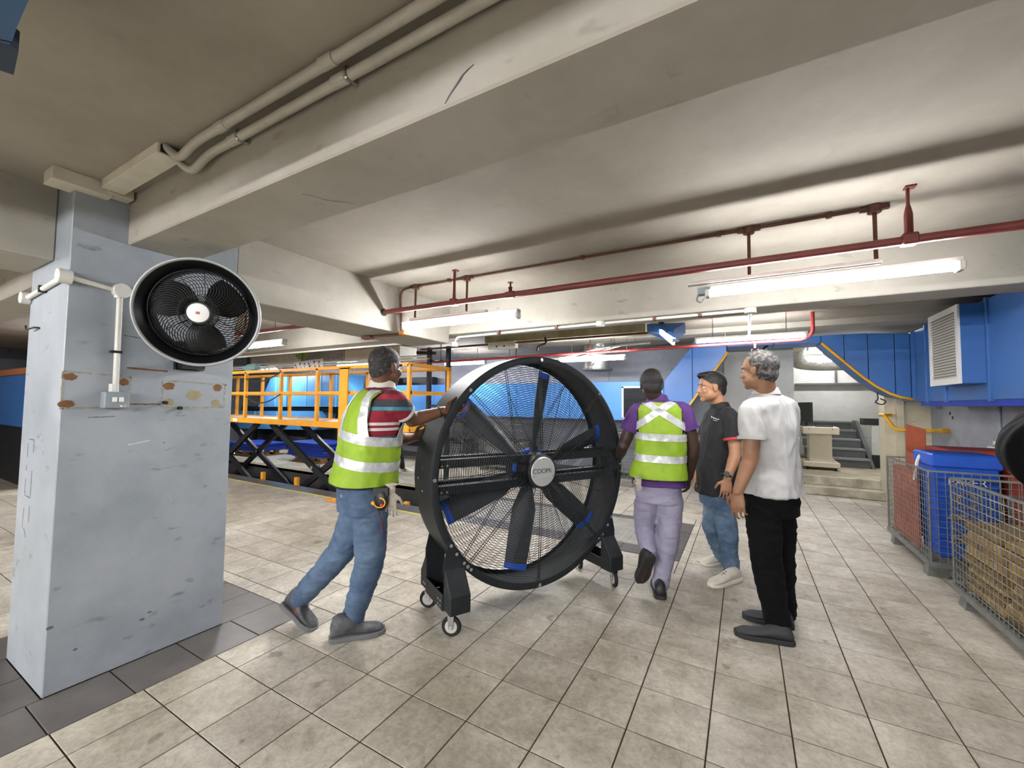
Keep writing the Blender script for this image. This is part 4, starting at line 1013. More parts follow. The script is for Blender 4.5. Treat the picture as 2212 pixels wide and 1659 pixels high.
for x in (-11.6, -10.2, -9.6, -9.0):
    bm = B(); box(bm, x - .012, x + .012, 6.885, 6.9, 1.23, 2.04); fin(bm, 'seam_rib', M('seam_blue', '#79b6e6', .4), t)
bm = B(); box(bm, -11.09, -10.89, 6.95, 7.6, 1.21, 2.04); fin(bm, 'gap_panel', M('slate_blue', '#56657d', .5), t)
t = thing('conveyor_casing', (-11.3, 7.2, .45), 'lower light blue conveyor casing with rounded end under the lift deck', 'casing')
bm = B(); prism(bm, [(-13.5, 6.9, .52), (-9.85, 6.9, .62), (-9.66, 6.9, .70), (-9.58, 6.9, .82), (-9.58, 6.9, .98), (-9.64, 6.9, 1.12), (-13.5, 6.9, 1.05)], (0, .8, 0)); fin(bm, 'panel', BLUEL, t, bevel=.004)
for x in (-12.6, -11.5, -10.5):
    bm = B(); box(bm, x - .01, x + .01, 6.885, 6.9, .6, 1.05); fin(bm, 'seam_rib', M('seam_blue', '#79b6e6', .4), t)
t = thing('conveyor', (-11, 7.3, 0), 'black steel conveyor frame between the two blue casings', 'frame')
bm = B(); box(bm, -13.5, -8.0, 7.0, 7.6, 1.10, 1.20); fin(bm, 'belt_bed', BLKD, t)
bm = B(); box(bm, -13.5, -6.6, 7.75, 7.95, .3, 2.0); fin(bm, 'rear_guard', M('near_black_sheet', '#1d2024', .6), t)
for x in (-13.0, -11.8, -10.4, -9.2, -8.2):
    bm = B(); box(bm, x - .05, x + .05, 7.1, 7.2, 0, 1.1); fin(bm, 'support_leg', BLKD, t)
bm = B(); box(bm, -8.6, -7.4, 6.95, 7.5, .62, 1.05); fin(bm, 'end_drum_cover', M('teal_sheet', '#3c6c8f', .4), t, bevel=.02)
bm = B(); box(bm, -7.9, -7.2, 6.8, 7.4, 1.25, 1.95); fin(bm, 'drive_box', BLKD, t, bevel=.01)
# pallets with blue sheets
def pallet(x0, x1, y0, y1, label, sheets, lab2):
    p = thing('pallet', ((x0 + x1) / 2, (y0 + y1) / 2, 0), label, 'pallet', 'wooden pallets under the conveyor')
    n = 6
    for i in range(3):
        y = y0 + (y1 - y0) * (i + .5) / 3
        for j in range(3):
            x = x0 + (x1 - x0) * (.08 + .42 * j)
            bm = B(); box(bm, x - .05, x + .05, y - .05, y + .05, .02, .10); fin(bm, 'block', WOOD, p)
        bm = B(); box(bm, x0, x1, y - .05, y + .05, 0, .02); fin(bm, 'runner', WOOD, p)
    for i in range(n):
        x = x0 + (x1 - x0) * (i + .5) / n
        bm = B(); box(bm, x - .06, x + .06, y0, y1, .10, .125); fin(bm, 'deck_board', WOOD, p)
    for i in range(sheets):
        bm = B(); z = .126 + i * .045; q = random.uniform(-.05, .05)
        box(bm, x0 - .08 + q, x1 + .08 + q, y0 - .04, y1 + .04, z, z + .04)
        props(fin(bm, 'plastic_sheet', NAVY, base=((x0 + x1) / 2, (y0 + y1) / 2, z), bevel=.006), lab2 % ('lowest', 'second', 'third', 'fourth', 'fifth', 'sixth', 'topmost')[i if i < sheets - 1 else 6], 'sheet', 'blue plastic sheets on pallets')
pallet(-11.6, -10.5, 5.75, 6.5, 'wooden pallet far left under the scissor lift', 4, '%s dark blue plastic sheet on the far left pallet')
pallet(-9.2, -8.1, 5.9, 6.6, 'wooden pallet nearer the left worker', 7, '%s dark blue plastic sheet on the pallet nearer the left worker')
# services above the conveyors
t = thing('ceiling_duct', (-9, 5.6, 2.2), 'cream and silver flat duct under the ceiling above the lift', 'duct')
xs = [-13.4, -11.4, -10.2, -8.3, -6.9, -5.4]
for k, (a, b_) in enumerate(zip(xs[:-1], xs[1:])):
    bm = B(); box(bm, a + .01, b_ - .01, 5.45, 5.9, 2.20, 2.40); fin(bm, 'duct_section', (TRUNK, SILVER, TRUNK, SILVER, TRUNK)[k], t, bevel=.004)
for y, z, i in ((5.38, 2.17, 0), (5.34, 2.11, 1)):
    pipe('ceiling_pipe', [(-13.4, y, z), (-4.6, y, z)], .022, WPVC, ('upper', 'lower')[i] + ' cream pipe along the flat duct above the lift', 'pipe', group='cream pipes above the lift')
sg = thing('green_sign', (-7.9, 5.20, 2.2), 'green diamond sign hanging under the cream duct', 'sign')
bm = B(); prism(bm, [(-8.146, 5.220, 2.320), (-7.980, 5.220, 2.418), (-7.688, 5.220, 2.364), (-7.831, 5.220, 2.238), (-8.016, 5.220, 2.237)], (0, .012, 0)); fin(bm, 'board', GREEN, sg)
bm = B(); cyl(bm, (-7.957, 5.226, 2.407), (-7.968, 5.226, 2.581), .006, 6); fin(bm, 'hook', BLKD, sg)
nb = thing('notice_board', (-8.0, 5.2, 2.05), 'white notice board with rows of black pictograms above the lift rail', 'sign')
bm = B(); prism(bm, [(-8.153, 5.200, 2.173), (-7.546, 5.200, 2.205), (-7.535, 5.200, 1.991), (-8.094, 5.200, 1.978)], (0, .015, 0)); fin(bm, 'board', WHITE, nb)
bm = B(); prism(bm, [(-7.532, 5.200, 2.205), (-7.216, 5.200, 2.219), (-7.191, 5.200, 1.999), (-7.520, 5.200, 1.990)], (0, .015, 0)); fin(bm, 'board', WHITE, nb)
o = V((-8.153, 5.200, 2.173)); ex = (V((-7.216, 5.200, 2.219)) - o); ez = V((-8.094, 5.200, 1.978)) - o
for r in range(2):
    for c in range(6):
        q = o + ex * (.07 + .155 * c + (.02 if c > 3 else 0)) + ez * (.30 + .40 * r); s = .028
        bm = B(); y = q.y - .002
        if (r + c) % 3 == 0: box(bm, q.x - s, q.x + s, y - .001, y + .001, q.z - s, q.z - s * .4); box(bm, q.x - s, q.x - s * .4, y - .001, y + .001, q.z - s, q.z + s)
        elif (r + c) % 3 == 1: box(bm, q.x - s, q.x + s, y - .001, y + .001, q.z + s * .3, q.z + s); box(bm, q.x - s * .5, q.x + s * .2, y - .001, y + .001, q.z - s, q.z + s)
        else: box(bm, q.x - s, q.x + s, y - .001, y + .001, q.z - s * .2, q.z + s * .5); box(bm, q.x - s, q.x + s, y - .001, y + .001, q.z - s, q.z - s * .6)
        fin(bm, 'pictogram', INK, nb)
for r in (0,):
    bm = B(); cyl(bm, o + ex * .3, (o + ex * .3) * 1 + Vector((0, .02, .30)), .005, 6); fin(bm, 'hanger', BLKD, nb)
fl = thing('floodlight', (-9.4, 5.1, 2.1), 'pale teal floodlight above the lift platform', 'floodlight')
bm = B(); prism(bm, [(-9.918, 5.100, 2.117), (-9.659, 5.100, 2.181), (-9.367, 5.100, 2.191), (-9.394, 5.100, 2.069), (-9.721, 5.100, 2.016)], (0, .12, 0)); fin(bm, 'housing', M('teal_glass', '#9cc7c4', .3), fl)
bm = B(); tube(bm, [(-9.770, 5.160, 2.159), (-9.786, 5.160, 2.370), (-9.806, 5.160, 2.635)], .02, 8); fin(bm, 'bracket', BLKD, fl)
pipe('white_cable', [(-9.209, 5.050, 2.008), (-8.951, 5.050, 2.071), (-8.809, 5.050, 1.987), (-8.699, 5.050, 2.112), (-8.448, 5.050, 2.054), (-7.168, 4.320, 1.912)], .018, WHITE, 'white cable looped over the lift railing', 'cable', rad=.1)
pipe('dark_cable', [(-8.144, 4.270, 1.780), (-7.922, 4.270, 1.707), (-7.480, 4.270, 1.734), (-7.069, 4.270, 1.865)], .010, BLKD, 'dark cable hanging along the lift railing, upper one', 'cable', rad=.15)
pipe('dark_cable', [(-8.119, 4.270, 1.450), (-7.788, 4.270, 1.315), (-7.382, 4.270, 1.352), (-7.044, 4.270, 1.484)], .010, BLKD, 'dark cable hanging along the lift railing, lower one', 'cable', rad=.15)
# left of the pillar: far blue machine and a white plate
t = thing('far_machine', (-12.5, 2.4, 0), 'blue and black machine glimpsed left of the pillar', 'machine')
bm = B(); box(bm, -13.5, -9.5, 1.9, 2.8, .9, 1.75); fin(bm, 'body', BLUE, t, bevel=.01)
bm = B(); box(bm, -13.5, -9.45, 1.88, 2.8, 1.75, 1.85); fin(bm, 'top_edge', M('orange_brown_edge', '#a8653c', .6), t)
bm = B(); box(bm, -13.5, -9.45, 1.9, 2.8, 0, .9); fin(bm, 'plinth', BLKD, t)
t = thing('white_plate', (-4.0, .90, .95), 'small white socket plate on a grey post at the left edge', 'socket')
bm = B(); box(bm, -4.18, -4.12, .86, .94, 0, 1.15); fin(bm, 'post', STAIR, t)
bm = B(); box(bm, -4.19, -4.09, .845, .86, 1.03, 1.16); fin(bm, 'plate', WHITE, t, bevel=.004)
bm = B(); cyl(bm, (-4.14, .843, 1.13), (-4.14, .847, 1.13), .012, 10); fin(bm, 'socket_hole', GREYBOX, t)

# ================================================================== WIRE CAGES
def cage(x0, x1, y0, y1, z0, z1, name, label, pitch=.05, top_open=True, group='wire mesh cages', wr_=.0028):
    c = thing(name, ((x0 + x1) / 2, (y0 + y1) / 2, 0), label, 'cage', group)
    def panel(p0, p1):
        bm = B(); p0 = V(p0); p1 = V(p1); d = p1 - p0; l = d.length; n = max(2, round(l / pitch))
        for i in range(n + 1):
            q = p0 + d * i / n; tube(bm, [q + Vector((0, 0, z0)), q + Vector((0, 0, z1))], wr_, 4)
        m = round((z1 - z0) / pitch)
        for j in range(m + 1):
            z = Vector((0, 0, z0 + (z1 - z0) * j / m)); tube(bm, [p0 + z, p1 + z], wr_, 4)
        fin(bm, 'mesh_panel', WIRE, c, kind='stuff')
        bm = B(); bar(bm, p0 + Vector((0, 0, z1)), p1 + Vector((0, 0, z1)), .012, .014); fin(bm, 'top_rail', WIRE, c)
        bm = B(); bar(bm, p0 + Vector((0, 0, z0)), p1 + Vector((0, 0, z0)), .03, .04); fin(bm, 'base_rail', WIRE, c)
    C_ = [(x0, y0, 0), (x1, y0, 0), (x1, y1, 0), (x0, y1, 0)]
    for i in range(4): panel(C_[i], C_[(i + 1) % 4])
    for p in C_:
        bm = B(); cyl(bm, V(p) + Vector((0, 0, z0)), V(p) + Vector((0, 0, z1)), .006, 8)
        fin(bm, 'corner_post', WIRE, c)
        # spring coil hinge
        bm = B(); k = int((z1 - z0) / .014) * 6; tube(bm, [V(p) + Vector((.011 * math.cos(PI * i / 3), .011 * math.sin(PI * i / 3), z0 + .03 + (z1 - z0 - .06) * i / k)) for i in range(k)], .0016, 3); fin(bm, 'corner_coil', WIRE, c, kind='stuff')
    bm = B(); nx = max(2, round((x1 - x0) / .1))
    for i in range(nx + 1):
        x = x0 + (x1 - x0) * i / nx; tube(bm, [(x, y0, z0), (x, y1, z0)], .003, 4)
    fin(bm, 'base_mesh', WIRE, c, kind='stuff')
    for x in (x0 + .06, x1 - .06):
        for y in (y0 + .12, y1 - .12):
            bm = B(); prism(bm, [(x - .05, y - .05, z0 - .015), (x + .05, y - .05, z0 - .015), (x + .065, y - .05, .01), (x + .065, y - .05, 0), (x - .065, y - .05, 0), (x - .065, y - .05, .01)], (0, .1, 0)); fin(bm, 'foot', WIRE, c)
    return c
cage(1.30, 2.15, 4.62, 5.74, .12, .862, 'wire_cage', 'wire mesh cage holding the blue paper bin')
cage(1.30, 2.15, 3.05, 4.20, .10, .868, 'wire_cage', 'wire mesh cage full of brown boards at the right edge')
# --- contents of the first cage
bn = thing('recycling_bin', (1.62, 4.95, .14), 'tall blue plastic recycling bin standing in the wire cage', 'bin')
def tub(bm, x0, x1, y0, y1, z0, z1, s):
    loft(bm, [[(x0 + s, y0 + s, z0), (x1 - s, y0 + s, z0), (x1 - s, y1 - s, z0), (x0 + s, y1 - s, z0)], [(x0, y0, z1), (x1, y0, z1), (x1, y1, z1), (x0, y1, z1)]])
bm = B(); tub(bm, 1.37, 1.75, 4.74, 5.14, .145, .90, .02); fin(bm, 'body', BINBLUE, bn, bevel=.012)
for k in range(9):
    z = .22 + k * .075; bm = B(); e = .016 * (1 - (z - .145) / .755)
    box(bm, 1.366 + e, 1.754 - e, 4.735 + e, 5.145 - e, z, z + .035); fin(bm, 'rib', BINBLUE, bn, bevel=.008)
bm = B(); box(bm, 1.352, 1.768, 4.722, 5.158, .885, .995); rim = fin(bm, 'rim', BINBLUE, bn, bevel=.012)
bm = B(); box(bm, 1.39, 1.73, 4.76, 5.12, .993, .998); fin(bm, 'shaded_opening', M('bin_inside_shade', '#0f2f74', .6), bn)  # flat darker blue sheet, shade inside the bin put into its colour
lettering('lettering', 'PAPER', .082, (1.555, 4.716, .775), (1, 0, 0), (0, 0, 1), WHITE, bn)
TANL = M('tan_print', '#c6a06a', .7)
bm = B()
for k in range(3):
    a0 = k * 2 * PI / 3 + .25
    for j in range(5):
        a = a0 + j * .3; obox(bm, (1.555 + .055 * math.cos(a), 4.729, .63 + .055 * math.sin(a)), (-.010 * math.sin(a), 0, .010 * math.cos(a)), (0, .0012, 0), (.009 * math.cos(a), 0, .009 * math.sin(a)))
fin(bm, 'recycling_mark', TANL, bn, kind='stuff')
for k, (z, w) in enumerate(((.50, .10), (.475, .13), (.34, .06), (.315, .10), (.285, .12))):
    bm = B(); box(bm, 1.50 - w / 2, 1.50 + w / 2, 4.7225, 4.7245, z, z + .012); fin(bm, 'print_line', TANL, bn)
rb = thing('red_bin', (1.85, 5.4, .14), 'red-orange plastic bin behind the blue one in the cage', 'bin')
bm = B(); tub(bm, 1.60, 2.10, 5.20, 5.68, .145, .93, .03); fin(bm, 'body', REDBIN, rb, bevel=.012)
bm = B(); box(bm, 1.58, 2.12, 5.18, 5.70, .92, 1.0); fin(bm, 'rim', REDBIN, rb, bevel=.01)
bm = B(); box(bm, 1.62, 2.08, 5.22, 5.66, .998, 1.002); fin(bm, 'shaded_opening', M('bin_inside_shade_red', '#6d2416', .6), rb)  # darker red sheet painted as the shaded hollow of the bin
rb2 = thing('red_bin', (1.96, 4.9, .14), 'dark red bin right of the blue bin in the cage', 'bin')
bm = B(); tub(bm, 1.80, 2.12, 4.72, 5.12, .145, .88, .02); fin(bm, 'body', REDBIN, rb2, bevel=.012)
bm = B(); box(bm, 1.785, 2.13, 4.71, 5.13, .87, .94); fin(bm, 'rim', REDBIN, rb2, bevel=.01)
def board(pts, th, mat, label, name='board', cat='board', base=None):
    bm = B(); prism(bm, pts, th); return fin(bm, name, mat, base=pts[0], bevel=.004, label=label, cat=cat)
board([(1.40, 5.56, .15), (1.545, 5.56, .15), (1.54, 5.50, 1.165), (1.395, 5.50, 1.215)], (.015, .05, 0), RUSTRED, 'tall worn orange board leaning out of the wire cage')
board([(1.325, 4.98, .15), (1.325, 5.68, .15), (1.335, 5.66, .80), (1.335, 5.02, .84)], (.02, 0, 0), RUSTRED, 'large reddish brown board standing along the cage side')
board([(1.36, 5.16, .15), (1.36, 5.44, .15), (1.37, 5.42, .95), (1.37, 5.20, .93)], (.025, 0, 0), M('dull_brick_board', '#8f4a35', .8), 'narrow dull red board behind the brown cage board')
pipe('rope', [(1.42, 5.05, .95), (1.36, 5.0, .965), (1.33, 4.98, .90), (1.315, 4.96, .80), (1.31, 4.97, .74)], .012, ROPE, 'short white rope hanging over the cage edge', 'rope', rad=.03)
# --- contents of the second cage: flattened cartons and boards, piled
rnd = random.Random(21); z = .125; n = 0
LAB = ['bottom', 'second lowest', 'third', 'fourth', 'fifth', 'sixth', 'seventh', 'topmost']
for lev in range(8):
    for side in range(2):
        y0 = 3.09 + side * .55 + rnd.uniform(0, .02); y1 = y0 + .50 + rnd.uniform(-.04, .03)
        x0 = 1.325 + rnd.uniform(0, .02); x1 = 2.05 + rnd.uniform(-.1, .05); h = .052 + rnd.uniform(-.004, .004); tl_ = rnd.uniform(-.006, .006)
        bm = B(); loft(bm, [[(x0, y0, z), (x1, y0, z), (x1, y1, z), (x0, y1, z)], [(x0 + rnd.uniform(0, .02), y0 + rnd.uniform(0, .02), z + h), (x1, y0, z + h + tl_ * .5), (x1, y1, z + h), (x0 + rnd.uniform(0, .02), y1 - rnd.uniform(0, .02), z + h)]])
        fin(bm, 'flattened_carton', (CARD, CARD2)[(lev + side) % 2], base=((x0 + x1) / 2, (y0 + y1) / 2, z), bevel=.006, label='%s flattened carton of the %s pile in the right-hand cage' % (LAB[lev], ('nearer', 'farther')[side]), cat='carton', group='cartons piled in the right-hand cage')
    z += .060
# cages against the back wall, seen through the drum fan
cage(-6.3, -5.2, 7.1, 7.9, .12, .92, 'wire_cage', 'empty wire cage by the back wall behind the lift end', .06)
cage(-4.75, -3.75, 7.1, 7.9, .12, .96, 'wire_cage', 'wire cage by the back wall seen through the drum fan', .06)
cage(-2.3, -1.3, 7.0, 7.9, .12, .90, 'wire_cage', 'wire cage by the back wall behind the purple-sleeved worker', .06)
bx = thing('grey_crate', (-5.7, 7.5, .13), 'dark crate lying in the cage behind the lift end', 'crate')
bm = B(); box(bm, -6.1, -5.4, 7.25, 7.8, .135, .55); fin(bm, 'body', STAIR, bx, bevel=.01)
bm = B(); box(bm, -6.12, -5.38, 7.23, 7.82, .50, .55); fin(bm, 'rim', BLKD, bx)
for i, (x, w) in enumerate(((-4.5, .42), (-4.0, .36))):
    t = thing('storage_crate', (x, 7.5, .13), ('wide', 'narrow')[i] + ' grey crate in the cage seen through the drum fan', 'crate', 'grey crates in the back cage')
    bm = B(); box(bm, x - w / 2, x + w / 2, 7.25, 7.75, .135, .62); fin(bm, 'body', M('crate_grey', '#84857f', .7, var=('#6c6d68', 4, .35, .65)), t, bevel=.01)
    bm = B(); box(bm, x - w / 2 - .015, x + w / 2 + .015, 7.235, 7.765, .57, .62); fin(bm, 'rim', M('crate_grey', '#84857f', .7), t)
# low dark skirting along the back wall
bm = B(); box(bm, XL, -.30, YF - .03, YF - .012, 0, .12); fin(bm, 'baseboard_back', STAIR, kind='structure', label='dark skirting along the back wall')

# ================================================================== PEOPLE
def remesh(bm, voxel, smooth=3, dec=None):
    bmesh.ops.recalc_face_normals(bm, faces=bm.faces)
    me = bpy.data.meshes.new('work'); bm.to_mesh(me); bm.free()
    ob = bpy.data.objects.new('work', me); COL.objects.link(ob)
    md = ob.modifiers.new('r', 'REMESH'); md.mode = 'VOXEL'; md.voxel_size = voxel
    if dec:
        d = ob.modifiers.new('d', 'DECIMATE'); d.ratio = dec
    dg = bpy.context.evaluated_depsgraph_get(); dg.update()
    m2 = bpy.data.meshes.new_from_object(ob.evaluated_get(dg))
    bpy.data.objects.remove(ob); bpy.data.meshes.remove(me)
    b2 = B(); b2.from_mesh(m2); bpy.data.meshes.remove(m2)
    for _ in range(smooth): bmesh.ops.smooth_vert(b2, verts=b2.verts, factor=.5, use_axis_x=True, use_axis_y=True, use_axis_z=True)
    b2.normal_update()
    return b2
def wrinkle(bm, amp, freq, stretch=(1, 1, 1), seed=0):
    for v in bm.verts:
        p = Vector((v.co.x * stretch[0], v.co.y * stretch[1], v.co.z * stretch[2])) * freq + Vector((seed * 7.3, seed * 3.1, seed))
        q = noise.noise(p); q = 1 - 2 * abs(q)
        v.co += v.normal * amp * (q * .7 + .3 * noise.noise(p * 2.1) - .5)
    bm.normal_update()
def torso(bm, secs, inf=0, e=.82, n=28):
    rings = []
    for c, lat, fw, ra, rb in secs:
        ring = []
        for k in range(n):
            t = 2 * PI * k / n; x, y = math.cos(t), math.sin(t)
            x = math.copysign(abs(x) ** e, x); y = math.copysign(abs(y) ** e, y)
            ring.append(V(c) + lat * x * (ra + inf) + fw * y * (rb + inf))
        rings.append(ring)
    # interpolate between the given sections for a smooth surface
    out = []
    for i in range(len(rings) - 1):
        for s in range(4):
            t = s / 4; out.append([a.lerp(b_, t) for a, b_ in zip(rings[i], rings[i + 1])])
    out.append(rings[-1]); loft(bm, out)
def limb(bm, pts, rad, sub=4, seg=16, flat=False):
    """tapered limb through the given joints, slightly rounded at the joints"""
    P = [V(p) for p in pts]; Q = []; Rr = []
    for i in range(len(P) - 1):
        for s in range(sub):
            t = s / sub; Q.append(P[i].lerp(P[i + 1], t)); Rr.append(rad[i] * (1 - t) + rad[i + 1] * t)
    Q.append(P[-1]); Rr.append(rad[-1])
    for _ in range(1):
        Q = [Q[0]] + [(Q[i - 1] + Q[i] * 2 + Q[i + 1]) / 4 for i in range(1, len(Q) - 1)] + [Q[-1]]
    if flat:
        d0 = (Q[1] - Q[0]).normalized(); Q = [Q[0] - d0 * Rr[0] * .8, Q[0] - d0 * Rr[0] * .5] + Q; Rr = [Rr[0] * .5, Rr[0] * .85] + Rr
        tube(bm, Q, Rr, seg)
    else: tube(bm, Q, Rr, seg, round_ends=True)
def hand(bm, w, d, n, t, curl=.5, fist=0.0):
    """w wrist, d pointing direction, n direction the palm faces, t thumb side"""
    w = V(w); d = V(d).normalized(); t = (V(t) - d * V(t).dot(d)).normalized(); n0 = d.cross(t); n = n0 if n0.dot(V(n)) > 0 else -n0
    rings = []
    for s, hw, ht in ((-.02, .027, .020), (.0, .027, .019), (.03, .036, .018), (.065, .042, .016), (.092, .040, .013)):
        rings.append([w + d * s + t * hw * math.cos(2 * PI * k / 14) + n * ht * math.sin(2 * PI * k / 14) for k in range(14)])
    loft(bm, rings)
    for i in range(4):
        p = w + d * (.088, .093, .089, .080)[i] + t * (.032, .0108, -.0105, -.031)[i]; sc = (.95, 1.06, .98, .80)[i]; a = curl * (.35, .4, .45, .5)[i]; P = [p - d * .02]
        P.append(p); Rr = [.009, .0092]
        for L_, q in ((.042, .55), (.026, 1.0), (.021, .8)):
            dd = d * math.cos(a) + n * math.sin(a) + t * (.05, .012, -.015, -.05)[i] * (1 - curl * .5); p = p + dd.normalized() * L_ * sc; P.append(p); Rr.append(.0083 - .0007 * len(Rr)); a += curl * q
        tube(bm, P, Rr, 8, round_ends=True)
    p = w + d * .022 + t * .024; P = [p - t * .012, p]
    for L_, v in ((.040, d * .6 + t * .78 + n * .2), (.032, d * .86 + t * .36 + n * (.3 + .4 * curl)), (.025, d * .9 + t * .1 + n * (.4 + .5 * curl))):
        p = p + v.normalized() * L_; P.append(p)
    tube(bm, P, [.013, .0125, .0115, .010, .008], 8, round_ends=True)
def frame(face, up=(0, 0, 1)):
    f = V(face).normalized(); u = V(up); u = (u - f * u.dot(f)).normalized(); r = f.cross(u)
    return Matrix((r, f, u)).transposed()       # columns: right, forward, up
SKIN = {}
def skin(name, c, c2): return M(name, c, .5, var=(c2, 7, .35, .7), bump=(160, .12, .001), coord='obj', spec=.4)
def head_geo(bm, c, Rm, s=1.0, fat=False):
    c = V(c)
    def e(p, r): ell(bm, c + Rm @ (V(p) * s), tuple(x * s for x in r), Rm, 18, 14)
    e((0, -.014, .030), (.077, .097, .088)); e((0, .026, -.038), (.060, .066, .078)); e((0, .012, -.055), (.063, .060, .045)); e((0, .066, -.094), (.024, .021, .020)); e((0, -.03, -.02), (.066, .07, .07))
    for x in (-1, 1):
        e((x * .036, .055, -.030), (.028, .028, .026)); e((x * .030, .073, .020), (.028, .012, .009)); e((x * .077, -.006, -.010), (.008, .018, .030)); e((x * .081, -.012, .002), (.005, .014, .018)); e((x * .011, .091, -.035), (.008, .010, .007))
    tube(bm, [c + Rm @ (V(p) * s) for p in ((0, .080, .018), (0, .092, -.010), (0, .1025, -.032))], [.007 * s, .008 * s, .0105 * s], 10, round_ends=True)
    e((0, .082, -.060), (.024, .011, .006)); e((0, .080, -.072), (.021, .011, .007))
    if fat: e((0, .018, -.058), (.072, .068, .052)); e((0, .030, -.078), (.052, .052, .034))
def person(name, label, base, S):
    """S: joints in world coordinates, body shape and clothing"""
    root = thing(name, base, label, 'person')
    lat = V(S['lat']).normalized(); fw = V((-lat.y, lat.x, 0)); up = Vector((0, 0, 1))
    Rm = frame(S['face'], S.get('head_up', (0, 0, 1))); hc = V(S['head']); hs = S.get('hs', 1.0)
    N_, SHc, CH, WA, HI = [V(S[k]) for k in ('neck', 'shc', 'chest', 'waist', 'hip')]
    wd = S.get('w', 1.0); dp = S.get('d', 1.0); bel = S.get('belly', .11)
    slat = (V(S['Rsh']) - V(S['Lsh'])); slat.z *= .5; slat.normalize(); sfw = Vector((0, 0, 1)).cross(slat).normalized()
    secs = [(HI - up * .10, lat, fw, .150 * wd, .115 * dp), (HI, lat, fw, .165 * wd, .125 * dp), (WA, lat, fw, .150 * wd, bel * dp), (CH, slat, sfw, .168 * wd, .118 * dp),
            (SHc, slat, sfw, .165 * wd, .095 * dp), (SHc.lerp(N_, .55) + up * .012, slat, sfw, .105 * wd, .080), (N_ + up * .012, slat, sfw, .062, .060)]
    # ---- body: one continuous surface
    bm = B(); head_geo(bm, hc, Rm, hs, S.get('fat', False))
    limb(bm, [hc + Rm @ Vector((0, -.025, -.05)), N_ + sfw * .0, SHc.lerp(CH, .3)], [.058, .060, .08])
    torso(bm, [(HI - up * .10, lat, fw, .135 * wd, .10 * dp), (HI, lat, fw, .142 * wd, .106 * dp), (WA, lat, fw, .140 * wd, (bel - .012) * dp)] + secs[3:], -.012)
    for k in 'RL':
        sh, elb, wr_ = V(S[k + 'sh']), V(S[k + 'el']), V(S[k + 'wr'])
        limb(bm, [SHc.lerp(sh, .6), sh, elb, wr_], [.058, .058, .043, .029]); 
        mid = elb.lerp(wr_, .28); limb(bm, [elb, mid, wr_], [.041, .044, .028])
        hd, hn, ht, cu = S[k + 'hand']; hand(bm, wr_, V(hd), V(hn), V(ht), cu)
        hp, kn, an = V(S[k + 'hip']), V(S[k + 'kn']), V(S[k + 'an'])
        limb(bm, [hp - up * .02, hp - up * .06, kn, an], [.064, .072, .053, .036]); limb(bm, [kn, kn.lerp(an, .3) - fw * .012, an], [.052, .056, .036])
        h, t_ = V(S[k + 'heel']), V(S[k + 'toe']); limb(bm, [an, h.lerp(t_, .35) + (an - h).normalized() * .035, h.lerp(t_, .8) + (an - h).normalized() * .02], [.035, .032, .022])
    body = fin(remesh(bm, .0045, 2, .34), 'body', S['skin'], root, smooth=True)
    # ---- face details and hair
    for x in (-1, 1):
        bm = B(); ell(bm, hc + Rm @ (Vector((x * .031, .0650, .001)) * hs), (.0125 * hs, .0125 * hs, .0062 * hs), Rm, 12, 8); ey = fin(bm, 'eye', M('eye_white', '#d9d4cd', .3), root, smooth=True)
        bm = B(); ell(bm, hc + Rm @ (Vector((x * .031, .0758, .001)) * hs), (.0050 * hs, .003 * hs, .0050 * hs), Rm, 10, 6); fin(bm, 'iris', M('iris_dark', '#241a14', .2), ey, smooth=True)
        bm = B(); tube(bm, [hc + Rm @ (Vector(p) * hs) for p in ((x * .014, .0835, .021), (x * .032, .0835, .027), (x * .052, .071, .023))], [.003, .004, .002], 6); fin(bm, 'eyebrow', S['hairm'], root, smooth=True)
    bm = B(); tube(bm, [hc + Rm @ (Vector(p) * hs) for p in ((-.022, .082, -.0645), (-.008, .0915, -.0665), (.008, .0915, -.0665), (.022, .082, -.0645))], .0022, 6); fin(bm, 'mouth', M('lip_brown', '#7a4438', .5), root, smooth=True)
    bm = B(); g_ = .007 * S.get('hair_t', 1)
    ell(bm, hc + Rm @ (Vector((0, -.014, .030)) * hs), tuple((r + g_) * hs for r in (.077, .097, .088)), Rm, 28, 20); ell(bm, hc + Rm @ (Vector((0, -.034, -.018)) * hs), tuple((r + g_) * hs for r in (.066, .068, .070)), Rm, 24, 18)
    for p, r in S.get('hair_extra', []): ell(bm, hc + Rm @ (Vector(p) * hs), r, Rm, 16, 12)
    bm = remesh(bm, .0055, 2)
    for co, no in S.get('hair_cut', [((0, .078, .075), (0, -.150, .160))]):
        geom = list(bm.verts) + list(bm.edges) + list(bm.faces)
        bmesh.ops.bisect_plane(bm, geom=geom, plane_co=hc + Rm @ (Vector(co) * hs), plane_no=(Rm @ Vector(no)).normalized(), clear_inner=True)
    # open around the ears
    kill = [v for v in bm.verts if min((v.co - (hc + Rm @ (Vector((x * .082, .012, -.012)) * hs))).length for x in (-1, 1)) < .037 * hs]
    bmesh.ops.delete(bm, geom=kill, context='VERTS'); bm.normal_update()
    for v in bm.verts: v.co += v.normal * (.0022 * noise.noise(v.co * 90))
    fin(bm, 'hair', S['hairm'], root, smooth=True)
    # ---- trousers
    bm = B(); tw = S.get('leg_w', 1.0)
    torso(bm, [(HI - up * .11, lat, fw, .160 * wd, .125 * dp), (HI - up * .02, lat, fw, .166 * wd, .128 * dp), (HI + up * (.06 + S.get('tr_top', 0)), lat, fw, .156 * wd, .122 * dp), (HI + up * (.09 + S.get('tr_top', 0)), lat, fw, .150 * wd, .116 * dp)])
